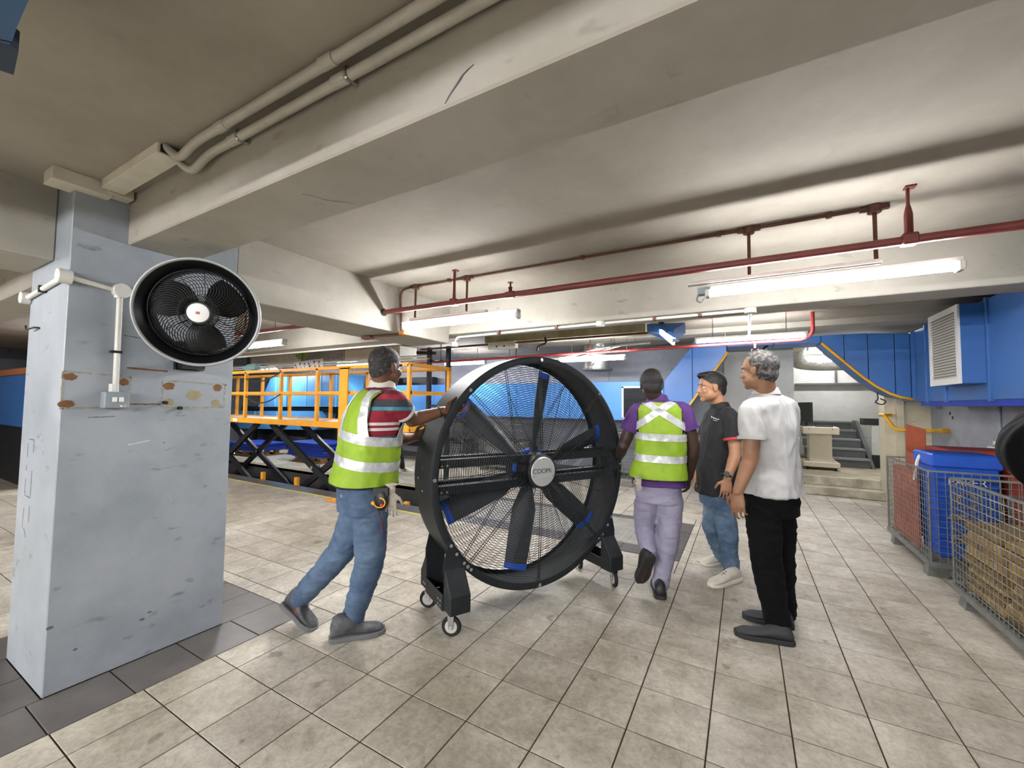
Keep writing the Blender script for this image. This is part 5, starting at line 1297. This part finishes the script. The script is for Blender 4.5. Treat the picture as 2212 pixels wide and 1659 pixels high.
    for k in 'RL':
        hp, kn, an = V(S[k + 'hip']), V(S[k + 'kn']), V(S[k + 'an']); he = an.lerp(kn, S.get(k + 'hem', S.get('hem', -.05)))
        r = [q * tw for q in S.get('leg_r', (.094, .094, .074, .066, .060))]
        limb(bm, [hp + up * .01, hp - up * .03, kn, kn.lerp(he, .55), he], [r[0] * .86, r[1] * .97] + r[2:], 5, 20)
    bm = remesh(bm, .0075, 3); wrinkle(bm, S.get('tr_wr', .009), 8, (.7, .7, 1.6), S.get('seed', 1)); wrinkle(bm, S.get('tr_wr', .009) * .7, 17, (.7, .7, 2.0), S.get('seed', 1) + 4)
    bmesh.ops.smooth_vert(bm, verts=bm.verts, factor=.4, use_axis_x=True, use_axis_y=True, use_axis_z=True)
    tr = fin(bm, 'trousers', S['trm'], root, smooth=True)
    # ---- shirt with sleeves
    inf = S.get('shirt_inf', .006); hemz = S.get('shirt_hem', -.10)
    s2 = [(HI + up * hemz, lat, fw, .190 * wd, .156 * dp), (HI + up * (hemz * .5 + .06), lat, fw, .178 * wd, .143 * dp)] + secs[2:-1] + [(N_ + up * .005, slat, sfw, .070, .066)]
    bm = B(); torso(bm, s2, inf)
    for k in 'RL':
        sh, elb = V(S[k + 'sh']), V(S[k + 'el']); e = sh.lerp(elb, S.get('sleeve', .68))
        if S.get('long'): limb(bm, [SHc.lerp(sh, .6), sh, elb, elb.lerp(V(S[k + 'wr']), .92)], [.066, .070, .080, .046], 5, 20, True)
        else: limb(bm, [SHc.lerp(sh, .6), sh, e], [.066, .069, .064 * S.get('sl_w', 1)], 5, 20, True)
    bm = remesh(bm, .0075, 2); wrinkle(bm, S.get('sh_wr', .010), 7, (1, 1, .42), S.get('seed', 1) + 9); wrinkle(bm, S.get('sh_wr', .010) * .45, 19, (1, 1, .5), S.get('seed', 1) + 3)
    bmesh.ops.smooth_vert(bm, verts=bm.verts, factor=.5, use_axis_x=True, use_axis_y=True, use_axis_z=True)
    shirt = fin(bm, 'shirt', S['shm'], root, smooth=True)
    for k in ('RL' if not S.get('long') else ''):      # sleeve cuffs
        sh, elb = V(S[k + 'sh']), V(S[k + 'el']); d = (elb - sh).normalized(); e = sh.lerp(elb, S.get('sleeve', .68)) + d * .004
        bm = B(); r_ = .0645 * S.get('sl_w', 1); a_ = d.cross(Vector((.3, .5, .8))).normalized(); b2 = d.cross(a_)
        lp = [[e + d * q + (a_ * math.cos(2 * PI * i / 24) + b2 * math.sin(2 * PI * i / 24)) * rr for i in range(24)] for q, rr in ((-.02, r_ + .003), (-.001, r_ + .002), (.001, r_ - .008), (-.02, r_ - .010))]
        loft(bm, lp, closed=True); fin(bm, 'cuff', S.get('cuffm', S['shm']), shirt, smooth=True, auto=.9)
    # collar
    bm = B(); cdir = (hc - N_).normalized() * .5 + up * .5; cdir.normalize(); n = 28; R4 = []
    for q, rr in ((-.012, .082), (.030, .072), (.034, .068), (.030, .064), (-.005, .070)):
        R4.append([N_ + up * .012 + cdir * (q - .018 * max(0, math.sin(2 * PI * i / n))) + slat * rr * math.cos(2 * PI * i / n) + sfw * (rr * math.sin(2 * PI * i / n) + .004) for i in range(n)])
    loft(bm, R4, closed=True); fin(bm, 'collar', S.get('colm', S['shm']), shirt, smooth=True, auto=1.2)
    # ---- hi-vis vest
    if 'vest' in S:
        vs = S['vest']; fl = vs.get('flare', 1.0)
        s3 = [(HI + up * vs['hem'], lat, fw, .176 * wd * fl, .142 * dp * fl), (HI + up * (vs['hem'] * .6 + .07), lat, fw, .180 * wd * (fl + 1) / 2, .146 * dp), (WA, lat, fw, .164 * wd, (bel + .014) * dp), (CH, slat, sfw, .166 * wd, .124 * dp),
              (SHc - up * .01, slat, sfw, .150 * wd, .106 * dp), (SHc.lerp(N_, .40) + up * .008, slat, sfw, .125 * wd, .090), (SHc.lerp(N_, .72) + up * .006, slat, sfw, .085, .076)]
        bm = B(); torso(bm, s3, .018); bm = remesh(bm, .0075, 3); wrinkle(bm, .010, 6, (1, 1, .6), S.get('seed', 1) + 2); wrinkle(bm, .005, 16, (1, 1, .8), S.get('seed', 1) + 5)
        bmesh.ops.smooth_vert(bm, verts=bm.verts, factor=.5, use_axis_x=True, use_axis_y=True, use_axis_z=True)
        src = bm.copy(); lo = (CH - up * vs.get('arm_lo', .045)).z; ax_ = vs.get('arm_x', .150)
        bmesh.ops.delete(bm, geom=[v for v in bm.verts if v.co.z > lo and abs((v.co - SHc).dot(slat)) > ax_ * wd + max(0, .03 - (v.co.z - lo)) * .8 and v.co.z < SHc.z + .12], context='VERTS')
        bm.normal_update()
        ve = fin(bm, 'vest', M('hi_vis_green', '#97ba2b', .65, var=('#82a122', 7, .35, .7), bump=(180, .35, .002), coord='obj'), root, smooth=True)
        RF = M('reflective_tape', '#d9dcdb', .35, .25, var=('#b9bdbd', 26, .38, .62), bump=(38, .5, .004), coord='obj')
        def tape(planes, nm='reflective_band', inflate=.0035, mat=RF):
            b2 = src.copy()
            for co, no in planes:
                bmesh.ops.bisect_plane(b2, geom=list(b2.verts) + list(b2.edges) + list(b2.faces), plane_co=V(co), plane_no=V(no), clear_outer=True)
            b2.normal_update()
            for v in b2.verts: v.co += v.normal * inflate
            # give the tape thickness
            r_ = bmesh.ops.solidify(b2, geom=list(b2.faces), thickness=.002)
            fin(b2, nm, mat, ve, smooth=True, auto=.7)
        spine = (SHc - HI).normalized()
        for f0 in vs['bands']:
            c = HI.lerp(SHc, f0); tape([(c + spine * .026, spine), (c - spine * .026, -spine)])
        back = -sfw
        if vs['style'] == 'x':
            top = HI.lerp(SHc, 1.0); c = HI.lerp(SHc, .98)
            for s in (-1, 1):
                dn = (slat * s * .82 + up * .57).normalized(); pn = dn.cross(back).normalized()
                tape([(c + pn * .024, pn), (c - pn * .024, -pn), (SHc, sfw), (HI.lerp(SHc, vs['bands'][1]) + spine * .02, -spine)])
        else:
            for s, m_ in ((1, .085), (-1, .085)):
                c = SHc + slat * s * m_; dn = (slat * s * -.10 + up).normalized(); pn = dn.cross(sfw).normalized()
                tape([(c + pn * .024, pn), (c - pn * .024, -pn), (HI.lerp(SHc, vs['bands'][1]) + spine * .02, -spine)])
        tape([(HI + up * (vs['hem'] + .010), up)], 'black_hem', .002, BLKD)
        for s_ in (-1, 1):    # black armhole piping
            q = slat * s_; lo = CH - up * vs.get('arm_lo', .045)
            tape([(SHc + q * ((ax_ + .003) * wd), q), (SHc + q * ((ax_ - .004) * wd), -q), (lo, -up), (SHc + up * .10, up)], 'armhole_piping', .0015, BLKD)
        src.free()
    # ---- shoes
    for k in 'RL':
        shoe(root, S[k + 'heel'], S[k + 'toe'], S.get(k + 'up', (0, 0, 1)), S['shoem'], S['solem'], S.get('lacem'), S.get('shoe_h', 1.0), S.get('shoe_w', 1.08), S.get('boot', 0))
    return root, dict(lat=slat, fw=sfw, Rm=Rm, hc=hc, HI=HI, SHc=SHc, N=N_, body=body, trousers=tr, shirt=shirt, CH=CH)
def shoe(root, heel, toe, upv, mu, ms, ml=None, hk=1.0, wk=1.0, boot=0):
    heel = V(heel); toe = V(toe); f = (toe - heel); L_ = f.length; f.normalize(); u = V(upv); u = (u - f * u.dot(f)).normalized(); s = f.cross(u)
    prof = [(0, .020, .060), (.04, .032, .085), (.14, .036, .100), (.30, .036, .100), (.42, .037, .088), (.55, .041, .068), (.72, .047, .056), (.86, .044, .050), (.95, .033, .040), (1.0, .016, .028)]
    prof = [(t, w * wk, h + (boot * (1 if .02 < t < .35 else .5 if t < .45 else 0))) for t, w, h in prof]
    rings = []
    for t, w, h in prof:
        o = heel + f * L_ * t; ring = []
        for k in range(16):
            a = 2 * PI * k / 16; x = math.cos(a); z = math.sin(a); zz = .012 + (h * hk - .012) * (.5 + .5 * z) ** (.8) if z > -1 else .012
            ring.append(o + s * x * w * (1 - .28 * max(0, z)) + u * zz)
        rings.append(ring)
    bm = B(); loft(bm, rings); up_ = fin(bm, 'shoe', mu, root, smooth=True, auto=1.2)
    bm = B(); R2 = []
    n = 12; outl = []
    for t, w, h in prof: outl.append(heel + f * (L_ * t) + s * (w + .006))
    for t, w, h in reversed(prof): outl.append(heel + f * (L_ * t) - s * (w + .006))
    outl = [p + f * (-.006 if i in (0, len(outl) - 1) else (.008 if i in (len(prof) - 1, len(prof)) else 0)) for i, p in enumerate(outl)]
    prism(bm, outl, u * .026); fin(bm, 'sole', ms, up_, bevel=.004)
    if ml:
        for i in range(4):
            t = .46 + .07 * i; h = .078 - .0085 * i
            bm = B(); tube(bm, [heel + f * L_ * t - s * .022 + u * (h * hk - .010), heel + f * (L_ * t + .004) + u * (h * hk + .004), heel + f * L_ * t + s * .022 + u * (h * hk - .010)], .0034, 6); fin(bm, 'lace', ml, up_, smooth=True)
DENIM = M('blue_denim', '#3d526f', .8, var=('#62788f', 5, .40, .70), bump=(210, .3, .001), coord='obj')
DENIM2 = M('faded_denim', '#47607b', .8, var=('#8095a6', 4.5, .42, .70), bump=(210, .3, .001), coord='obj')
def zstripes(name, bands, z0, z1, axis=(0, 0, 1)):
    def f(nt, N, L, b):
        tc = N.new('ShaderNodeTexCoord'); dt = N.new('ShaderNodeVectorMath'); dt.operation = 'DOT_PRODUCT'; dt.inputs[1].default_value = axis
        L.new(tc.outputs['Object'], dt.inputs[0]); mr = N.new('ShaderNodeMapRange'); mr.inputs[1].default_value = z0; mr.inputs[2].default_value = z1
        L.new(dt.outputs['Value'], mr.inputs[0]); r = N.new('ShaderNodeValToRGB'); r.color_ramp.interpolation = 'CONSTANT'
        e = r.color_ramp.elements; e[0].position = 0; e[0].color = rgb(bands[0][1]); e[1].position = bands[1][0]; e[1].color = rgb(bands[1][1])
        for p, c in bands[2:]:
            q = e.new(p); q.color = rgb(c)
        L.new(mr.outputs[0], r.inputs[0]); L.new(r.outputs[0], b.inputs['Base Color']); b.inputs['Roughness'].default_value = .85
    return node_mat(name, f)
HAIRK = M('black_hair', '#17140f', .6, bump=(260, .8, .003), coord='obj')
HAIRG = M('grizzled_hair', '#1f1b19', .7, var=('#5c5752', 60, .50, .74), bump=(240, .8, .003), coord='obj')
HAIRS = M('grey_hair', '#211f1d', .65, var=('#78736d', 46, .45, .70), bump=(200, .9, .004), coord='obj')
SK1 = skin('brown_skin', '#6e4b36', '#5c3d2c'); SK2 = skin('dark_brown_skin', '#3a2920', '#30211a'); SK3 = skin('tan_skin', '#b08466', '#a07356'); SK4 = skin('light_brown_skin', '#8f6a50', '#7f5a43')

# ---- left worker
POLO = zstripes('striped_polo', [(0, '#8c1e2f'), (.12, '#d8d2d0'), (.22, '#8c1e2f'), (.30, '#3d6d78'), (.34, '#8c1e2f'), (.40, '#d8d2d0'), (.43, '#8c1e2f'), (.46, '#d8d2d0'), (.49, '#8c1e2f'), (.62, '#3f8796'), (.66, '#33323a'), (.74, '#8c1e2f'), (.80, '#5d2030')], 1.0, 1.52)
w1, k1 = person('person', 'worker in hi-vis vest and jeans pushing the left side of the drum fan', (-2.096, 1.672, 0.000), dict(
    lat=(.95, -.32, 0), face=(.06, 1.0, -.05), head=(-1.838, 1.745, 1.576), neck=(-1.861, 1.739, 1.453), shc=(-1.876, 1.734, 1.387), chest=(-1.909, 1.722, 1.270), waist=(-1.938, 1.718, 1.051), hip=(-1.960, 1.717, 0.841),
    Rsh=(-1.717, 1.698, 1.372), Lsh=(-2.044, 1.788, 1.393), Rel=(-1.737, 1.865, 1.262), Rwr=(-1.622, 2.013, 1.319), Lel=(-1.945, 1.974, 1.128), Lwr=(-1.934, 2.094, 1.135),
    Rhand=((.60, .75, .10), (.5, -.4, -.8), (-.45, .35, .75), .75), Lhand=((.65, .7, .30), (.8, -.5, -.2), (-.1, -.3, .9), .6),
    Rhip=(-1.898, 1.709, 0.788), Lhip=(-2.023, 1.743, 0.774), Rkn=(-1.902, 1.725, 0.453), Ran=(-2.042, 1.730, 0.087), Lkn=(-2.114, 1.707, 0.486), Lan=(-2.374, 1.624, 0.177),
    Rheel=(-2.080, 1.605, 0.000), Rtoe=(-1.903, 1.844, 0.000), Lheel=(-2.503, 1.589, 0.110), Ltoe=(-2.272, 1.634, -0.009), Lup=(.59, .33, .73),
    skin=SK1, hairm=HAIRG, hair_t=.5, trm=DENIM, shm=POLO, colm=M('cream_collar', '#cfcabd', .85), cuffm=M('white_cuff', '#d9d6d2', .85), shoem=M('worn_black_leather', '#3a3b3c', .55, var=('#66676a', 12, .42, .7)), solem=M('grey_rubber_sole', '#6a6b6c', .75), lacem=BLKD,
    seed=1, w=1.04, d=1.13, belly=.122, sleeve=.55, shirt_hem=.13, shoe_h=1.15, Lhem=-.02, boot=.03, shoe_w=1.18, vest=dict(hem=.05, bands=(.345, .60), style='h', flare=1.05, arm_lo=.10, arm_x=.118), hem=-.10, tr_top=.05, leg_r=(.108, .108, .086, .074, .064), ))
# ---- worker seen from behind
w2, k2 = person('person', 'worker in purple polo and hi-vis vest with a crossed back walking away', (-0.604, 3.364, 0.000), dict(
    lat=(.985, .165, 0), face=(-.35, .93, -.12), head=(-0.617, 3.264, 1.524), neck=(-0.576, 3.282, 1.404), shc=(-0.558, 3.273, 1.341), chest=(-0.554, 3.283, 1.197), waist=(-0.563, 3.291, 0.952), hip=(-0.575, 3.296, 0.752),
    Rsh=(-0.398, 3.294, 1.336), Lsh=(-0.725, 3.249, 1.317), Rel=(-0.323, 3.316, 1.079), Rwr=(-0.367, 3.385, 0.835), Lel=(-0.819, 3.211, 1.048), Lwr=(-0.925, 3.389, 0.894),
    Rhand=((-.15, .5, -.9), (-.9, .3, .0), (-.1, .8, .4), .8), Lhand=((-.3, .9, .1), (-.5, -.4, -.2), (0, .1, 1), .7),
    Rhip=(-0.489, 3.314, 0.669), Lhip=(-0.659, 3.288, 0.653), Rkn=(-0.503, 3.287, 0.394), Ran=(-0.548, 3.232, 0.094), Lkn=(-0.684, 3.321, 0.425), Lan=(-0.614, 3.138, 0.284),
    Rheel=(-0.531, 3.112, 0.000), Rtoe=(-0.607, 3.419, 0.000), Lheel=(-0.581, 3.064, 0.300), Ltoe=(-0.674, 3.139, 0.074), Lup=(-.6, .72, .3),
    skin=SK2, hairm=HAIRK, hair_t=1.3, trm=M('lavender_work_trousers', '#8e8aa0', .8, var=('#9d99ae', 5, .35, .7), bump=(200, .3, .001), coord='obj'), shm=M('purple_polo', '#4f2a6e', .8, var=('#44235f', 6, .35, .7), coord='obj'),
    shoem=M('black_safety_shoe', '#232323', .5), solem=M('black_rubber_sole', '#2a2a28', .8), lacem=None, seed=2, w=1.04, d=.95, sleeve=.55, sl_w=1.1,
    hair_cut=[((0, .078, .07), (0, -.14, .16)), ((0, 0, -.048), (0, -.25, 1))],
    vest=dict(hem=.065, bands=(.39, .66), style='x', flare=1.06), leg_r=(.098, .098, .080, .068, .060), hem=-.10, Lhem=.10, shirt_hem=.02, boot=.02))
# ---- man in the black polo
w3, k3 = person('person', 'man in black polo shirt and faded jeans turned towards the fan', (-0.158, 3.853, 0.000), dict(
    lat=(-.40, .92, 0), face=(-.90, -.40, -.06), head=(-0.238, 3.788, 1.527), neck=(-0.173, 3.845, 1.359), shc=(-0.167, 3.851, 1.305), chest=(-0.176, 3.844, 1.148), waist=(-0.196, 3.847, 0.879), hip=(-0.192, 3.861, 0.668),
    Rsh=(-0.239, 4.007, 1.289), Lsh=(-0.099, 3.707, 1.294), Lel=(-0.060, 3.664, 1.009), Lwr=(-0.119, 3.560, 0.819), Rel=(-0.332, 4.018, 0.981), Rwr=(-0.350, 3.877, 0.835),
    Lhand=((-.10, -.05, -1), (.3, .9, 0), (-.9, -.2, 0), .75), Rhand=((-.1, -.3, -.9), (.2, -.9, 0), (-.9, 0, -.1), .5),
    Lhip=(-0.159, 3.791, 0.602), Rhip=(-0.225, 3.940, 0.565), Lkn=(-0.128, 3.753, 0.366), Lan=(-0.107, 3.839, 0.059), Rkn=(-0.253, 3.902, 0.345), Ran=(-0.184, 4.082, 0.073),
    Lheel=(-0.055, 3.791, 0.000), Ltoe=(-0.240, 3.526, -0.000), Rheel=(-0.111, 4.257, 0.000), Rtoe=(-0.325, 3.955, 0.000),
    skin=SK3, hairm=HAIRK, hair_t=1.2, hs=1.06, hair_extra=[((0, .055, .095), (.060, .045, .026)), ((0, 0, .105), (.06, .07, .022))], trm=DENIM2, shm=M('black_polo', '#121214', .8, var=('#1b1b1e', 9, .35, .7), coord='obj'),
    cuffm=M('red_white_trim', '#b23a40', .8), shoem=M('cream_sneaker', '#d5d1c2', .6, var=('#c3bda9', 14, .35, .7)), solem=M('cream_sole', '#dcd7c6', .6), lacem=BLKD,
    seed=3, w=1.06, d=1.14, belly=.142, sleeve=.66, sl_w=1.15, hem=-.12, fat=True, leg_r=(.098, .098, .078, .068, .062), shirt_hem=-.02, shoe_h=1.1))
# ---- man in the grey polo
w4, k4 = person('person', 'man in pale grey polo and black trousers seen from behind', (0.120, 2.967, 0.000), dict(
    lat=(.45, .88, 0), face=(-.90, .42, -.05), head=(0.078, 2.940, 1.592), neck=(0.120, 3.006, 1.445), shc=(0.134, 3.017, 1.388), chest=(0.140, 3.028, 1.236), waist=(0.139, 3.041, 1.006), hip=(0.139, 3.039, 0.821),
    Lsh=(0.034, 2.848, 1.347), Rsh=(0.251, 3.193, 1.367), Lel=(0.033, 2.816, 1.079), Lwr=(-0.038, 2.706, 0.883), Rel=(0.228, 3.295, 1.043), Rwr=(0.189, 3.400, 0.839),
    Lhand=((-.02, -.10, -1), (.75, .5, 0), (-.85, .35, -.1), .85), Rhand=((-.3, .3, -.9), (0, -.9, 0), (-.9, .2, 0), .5),
    Lhip=(0.090, 2.934, 0.780), Rhip=(0.183, 3.148, 0.748), Lkn=(0.105, 2.949, 0.436), Lan=(0.157, 2.987, 0.082), Rkn=(0.183, 3.167, 0.410), Ran=(0.208, 3.246, 0.076),
    Lheel=(0.230, 2.938, 0.000), Ltoe=(-0.063, 2.893, 0.000), Rheel=(0.247, 3.142, 0.000), Rtoe=(-0.022, 3.150, 0.000),
    skin=SK4, hairm=HAIRS, hair_t=1.1, hair_cut=[((0, .030, .085), (0, -.155, .06)), ((0, 0, -.055), (0, -.25, 1))], trm=M('black_trousers', '#060607', .9, var=('#0c0c0e', 6, .35, .7), coord='obj', spec=.2),
    shm=M('heather_grey_polo', '#b4b3b0', .85, var=('#a5a4a2', 9, .35, .7), bump=(220, .25, .001), coord='obj'), shoem=M('dark_grey_runner', '#333536', .7), solem=M('charcoal_sole', '#26282a', .8), lacem=None,
    seed=4, w=1.06, d=1.08, belly=.128, sleeve=.64, sl_w=1.12, hem=-.10, fat=True, leg_r=(.104, .104, .088, .076, .070), shirt_hem=.012, sh_wr=.014))
# ---- passer-by behind the left worker
w5, k5 = person('person', 'passer-by in dark trousers and white shoes mostly hidden behind the left worker', (-6.352, 6.307, 0.000), dict(
    lat=(.49, -.87, 0), face=(.87, .49, 0), head=(-6.038, 5.894, 1.561), neck=(-6.049, 5.900, 1.343), shc=(-6.050, 5.904, 1.270), chest=(-6.060, 5.904, 1.161), waist=(-6.062, 5.914, 0.952), hip=(-6.064, 5.922, 0.797),
    Rsh=(-5.908, 5.790, 1.237), Lsh=(-6.194, 6.020, 1.231), Rel=(-5.804, 5.828, 0.990), Rwr=(-5.697, 5.895, 0.876), Lel=(-6.261, 6.033, 0.950), Lwr=(-6.198, 6.079, 0.746),
    Rhand=((.8, .4, .1), (0, 0, -1), (-.3, .8, 0), .4), Lhand=((.3, .2, -.9), (-.4, .8, 0), (.8, .5, 0), .4),
    Rhip=(-5.975, 5.860, 0.750), Lhip=(-6.148, 5.993, 0.735), Rkn=(-5.838, 5.930, 0.467), Ran=(-5.810, 5.986, 0.151), Lkn=(-6.160, 6.003, 0.421), Lan=(-6.276, 5.952, 0.162),
    Rheel=(-6.057, 6.218, 0.000), Rtoe=(-5.740, 6.224, 0.000), Lheel=(-6.648, 6.257, 0.000), Ltoe=(-6.347, 6.237, 0.000),
    skin=SK3, hairm=HAIRK, trm=M('dark_trousers', '#1b1c22', .85), shm=M('dark_shirt', '#2c2e33', .85), shoem=M('white_trainer', '#d8d5cb', .6), solem=M('white_sole', '#e2dfd6', .6), lacem=BLKD, seed=5))
# ---- bystander at the right edge, only an elbow in view
w6, k6 = person('person', 'bystander in black at the right edge with only an elbow in view', (.86, 1.05, 0), dict(
    lat=(.871, .491, 0), face=(-.45, .89, 0), head=(.83, 1.10, 1.56), neck=(.84, 1.06, 1.42), shc=(.85, 1.05, 1.36), chest=(.86, 1.05, 1.22), waist=(.86, 1.05, 1.03), hip=(.86, 1.05, .90),
    Lsh=(.70, .965, 1.35), Rsh=(1.00, 1.135, 1.35), Lel=(.475, 1.135, 1.28), Lwr=(.60, 1.33, 1.36), Rel=(1.12, 1.30, 1.12), Rwr=(.92, 1.42, 1.22),
    Lhand=((.4, .5, .7), (.6, .3, -.2), (-.3, .5, .3), .6), Rhand=((-.6, .5, .4), (-.4, -.2, .6), (.2, .6, .4), .6),
    Lhip=(.77, 1.0, .86), Rhip=(.95, 1.1, .86), Lkn=(.76, 1.05, .47), Rkn=(.95, 1.13, .47), Lan=(.77, 1.0, .08), Ran=(.96, 1.09, .08),
    Lheel=(.80, .94, 0), Ltoe=(.66, 1.18, 0), Rheel=(.98, 1.03, 0), Rtoe=(.86, 1.28, 0),
    skin=SK3, hairm=HAIRK, trm=M('black_trousers', '#0d0d0f', .85), shm=M('black_long_sleeve', '#050506', .95, spec=.1), shoem=M('black_safety_shoe', '#232323', .5), solem=M('black_rubber_sole', '#2a2a28', .8), seed=6, long=True))

# ---- things the people wear and carry
bm = B(); d_ = (V((-1.622, 2.013, 1.319)) - V((-1.737, 1.865, 1.262))).normalized(); c = V((-1.635, 1.998, 1.313)); a_ = d_.cross(Vector((0, 0, 1))).normalized(); b2 = d_.cross(a_)
tube(bm, [c + (a_ * math.cos(2 * PI * i / 20) + b2 * math.sin(2 * PI * i / 20)) * .034 for i in range(20)], .004, 6, True); fin(bm, 'bracelet', BLKD, w1, smooth=True)
# wrist watch of the man in black
c = V((-0.126, 3.567, 0.839)); d_ = (V((-0.119, 3.560, 0.819)) - V((-0.060, 3.664, 1.009))).normalized(); a_ = d_.cross(Vector((0, 0, 1))).normalized(); b2 = d_.cross(a_)
wt = thing('wrist_watch', c, 'black wrist watch on the left wrist of the man in black', 'watch')
bm = B(); tube(bm, [c + (a_ * math.cos(2 * PI * i / 20) + b2 * math.sin(2 * PI * i / 20)) * .033 for i in range(20)], .009, 8, True); fin(bm, 'strap', RUB, wt, smooth=True)
vd = (Vector((0, 0, 1.368)) - c).normalized(); vd = (vd - d_ * vd.dot(d_)).normalized(); bm = B(); cyl(bm, c + vd * .030, c + vd * .046, .021, 20); fin(bm, 'case', BLKD, wt, smooth=True, auto=.7)
bm = B(); cyl(bm, c + vd * .046, c + vd * .047, .015, 20); fin(bm, 'dial', M('watch_dial', '#3b3f44', .2), wt)
# small chest print on the black polo
lg = V((-0.195, 3.590, 1.273)); vx = Vector((.40, -.92, 0)) * -1
bm = B()
for i, (x, z, w, h) in enumerate(((-.030, .004, .006, .012), (-.016, .0, .007, .008), (-.003, .0, .006, .008), (.010, -.002, .006, .008), (.022, -.001, .005, .007), (-.004, -.016, .034, .002))):
    obox(bm, (-0.195, 3.590, 1.273) if False else lg + Vector((.8713, .4906, 0)) * x + Vector((0, 0, z - x * .25)), Vector((.8713, .4906, -.22)) * w * .45, Vector((0, 0, h * .5)), Vector((-.4905, .8701, 0)) * .002)
fin(bm, 'chest_print', WHITE, k3['shirt'], kind='stuff')
# tool pouch, glove and spanner on the left worker
tp = thing('tool_pouch', (-1.749, 1.652, 0.833), 'black tool pouch with yellow trim on the left worker\'s hip', 'pouch')
c = V((-1.749, 1.652, 0.833)); rx = Vector((.8713, .4906, 0)); fy = Vector((-.4905, .8701, 0))
bm = B(); ell(bm, c, (.045, .03, .062), None, 16, 12); obox(bm, c + Vector((0, 0, .045)), rx * .040, fy * .022, Vector((0, 0, .022))); fin(bm, 'pouch_body', BLKD, tp, smooth=True, auto=.8)
bm = B(); tube(bm, [c - fy * .032 + rx * .030 * math.cos(a) + Vector((0, 0, .026 * math.sin(a) - .01)) for a in [i * PI / 8 + PI for i in range(13)]], .004, 6); fin(bm, 'yellow_trim', YEL, tp, smooth=True)
bm = B(); ell(bm, c - rx * .045 + Vector((0, 0, -.02)), (.012, .012, .012)); fin(bm, 'yellow_clip', YEL, tp, smooth=True)
bm = B(); ell(bm, c + rx * .012 - fy * .034 + Vector((0, 0, -.022)), (.009, .009, .009)); fin(bm, 'red_button', M('red_plastic', '#c8372c', .4), tp, smooth=True)
bm = B(); tube(bm, [c + rx * -.02 + Vector((0, 0, -.05)), c + rx * .01 - fy * .02 + Vector((0, 0, -.11)), c + rx * .025 - fy * .01 + Vector((0, 0, -.18))], .004, 6); fin(bm, 'lanyard', M('dark_red_cord', '#5a1f28', .8), tp, smooth=True)
GLOVE = M('grey_cotton_glove', '#b9b2a4', .9, var=('#9c9588', 20, .35, .7), bump=(150, .5, .002), coord='obj')
def glove(base_, label, d, n, t, curl, k=1.0):
    bm = B(); hand(bm, base_, d, n, t, curl); ell(bm, V(base_) - V(d) * .02, (.034, .024, .03)); bm = remesh(bm, .005, 2)
    for v in bm.verts: v.co = V(base_) + (v.co - V(base_)) * k
    g_ = thing('work_glove', base_, label, 'glove', 'cotton work gloves')
    fin(bm, 'glove_hand', GLOVE, g_, smooth=True)
    bm = B(); tube(bm, [V(base_) - V(d) * .045 * k + rx * .032 * k * math.cos(2 * PI * i / 16) + fy * .022 * k * math.sin(2 * PI * i / 16) for i in range(16)], .007 * k, 6, True); fin(bm, 'glove_cuff', GLOVE, g_, smooth=True)
glove((-1.717, 1.691, 0.873), 'grey cotton glove hanging from the left worker\'s tool pouch', Vector((-.02, 0, -1)), fy, rx, .5, .85)
glove((-0.673, 3.084, 0.784), 'pale cotton glove tucked in the trouser pocket of the purple-sleeved worker', Vector((-.12, 0, 1)).normalized(), -fy, -rx, 2.0, .6)
sp = thing('spanner', (-1.959, 1.568, 0.847), 'steel spanner sticking out of the left worker\'s back pocket', 'spanner')
c = V((-1.978, 1.586, 0.839)); bm = B(); tube(bm, [c + rx * .012 * math.cos(a) + Vector((0, 0, .012 * math.sin(a))) for a in [-.6 - i * 4.4 / 14 for i in range(15)]], .0055, 6); fin(bm, 'jaw', CHROME, sp, smooth=True)
bm = B(); bar(bm, c + rx * .010 - Vector((0, 0, .008)), c + rx * .05 + fy * .03 - Vector((0, 0, .05)), .012, .006); fin(bm, 'handle', CHROME, sp)
# light stripes on the near runner of the man in grey
for (a, b_) in (((1700, 1372), (1707, 1392)), ((1648, 1374), (1660, 1388))):
    pass
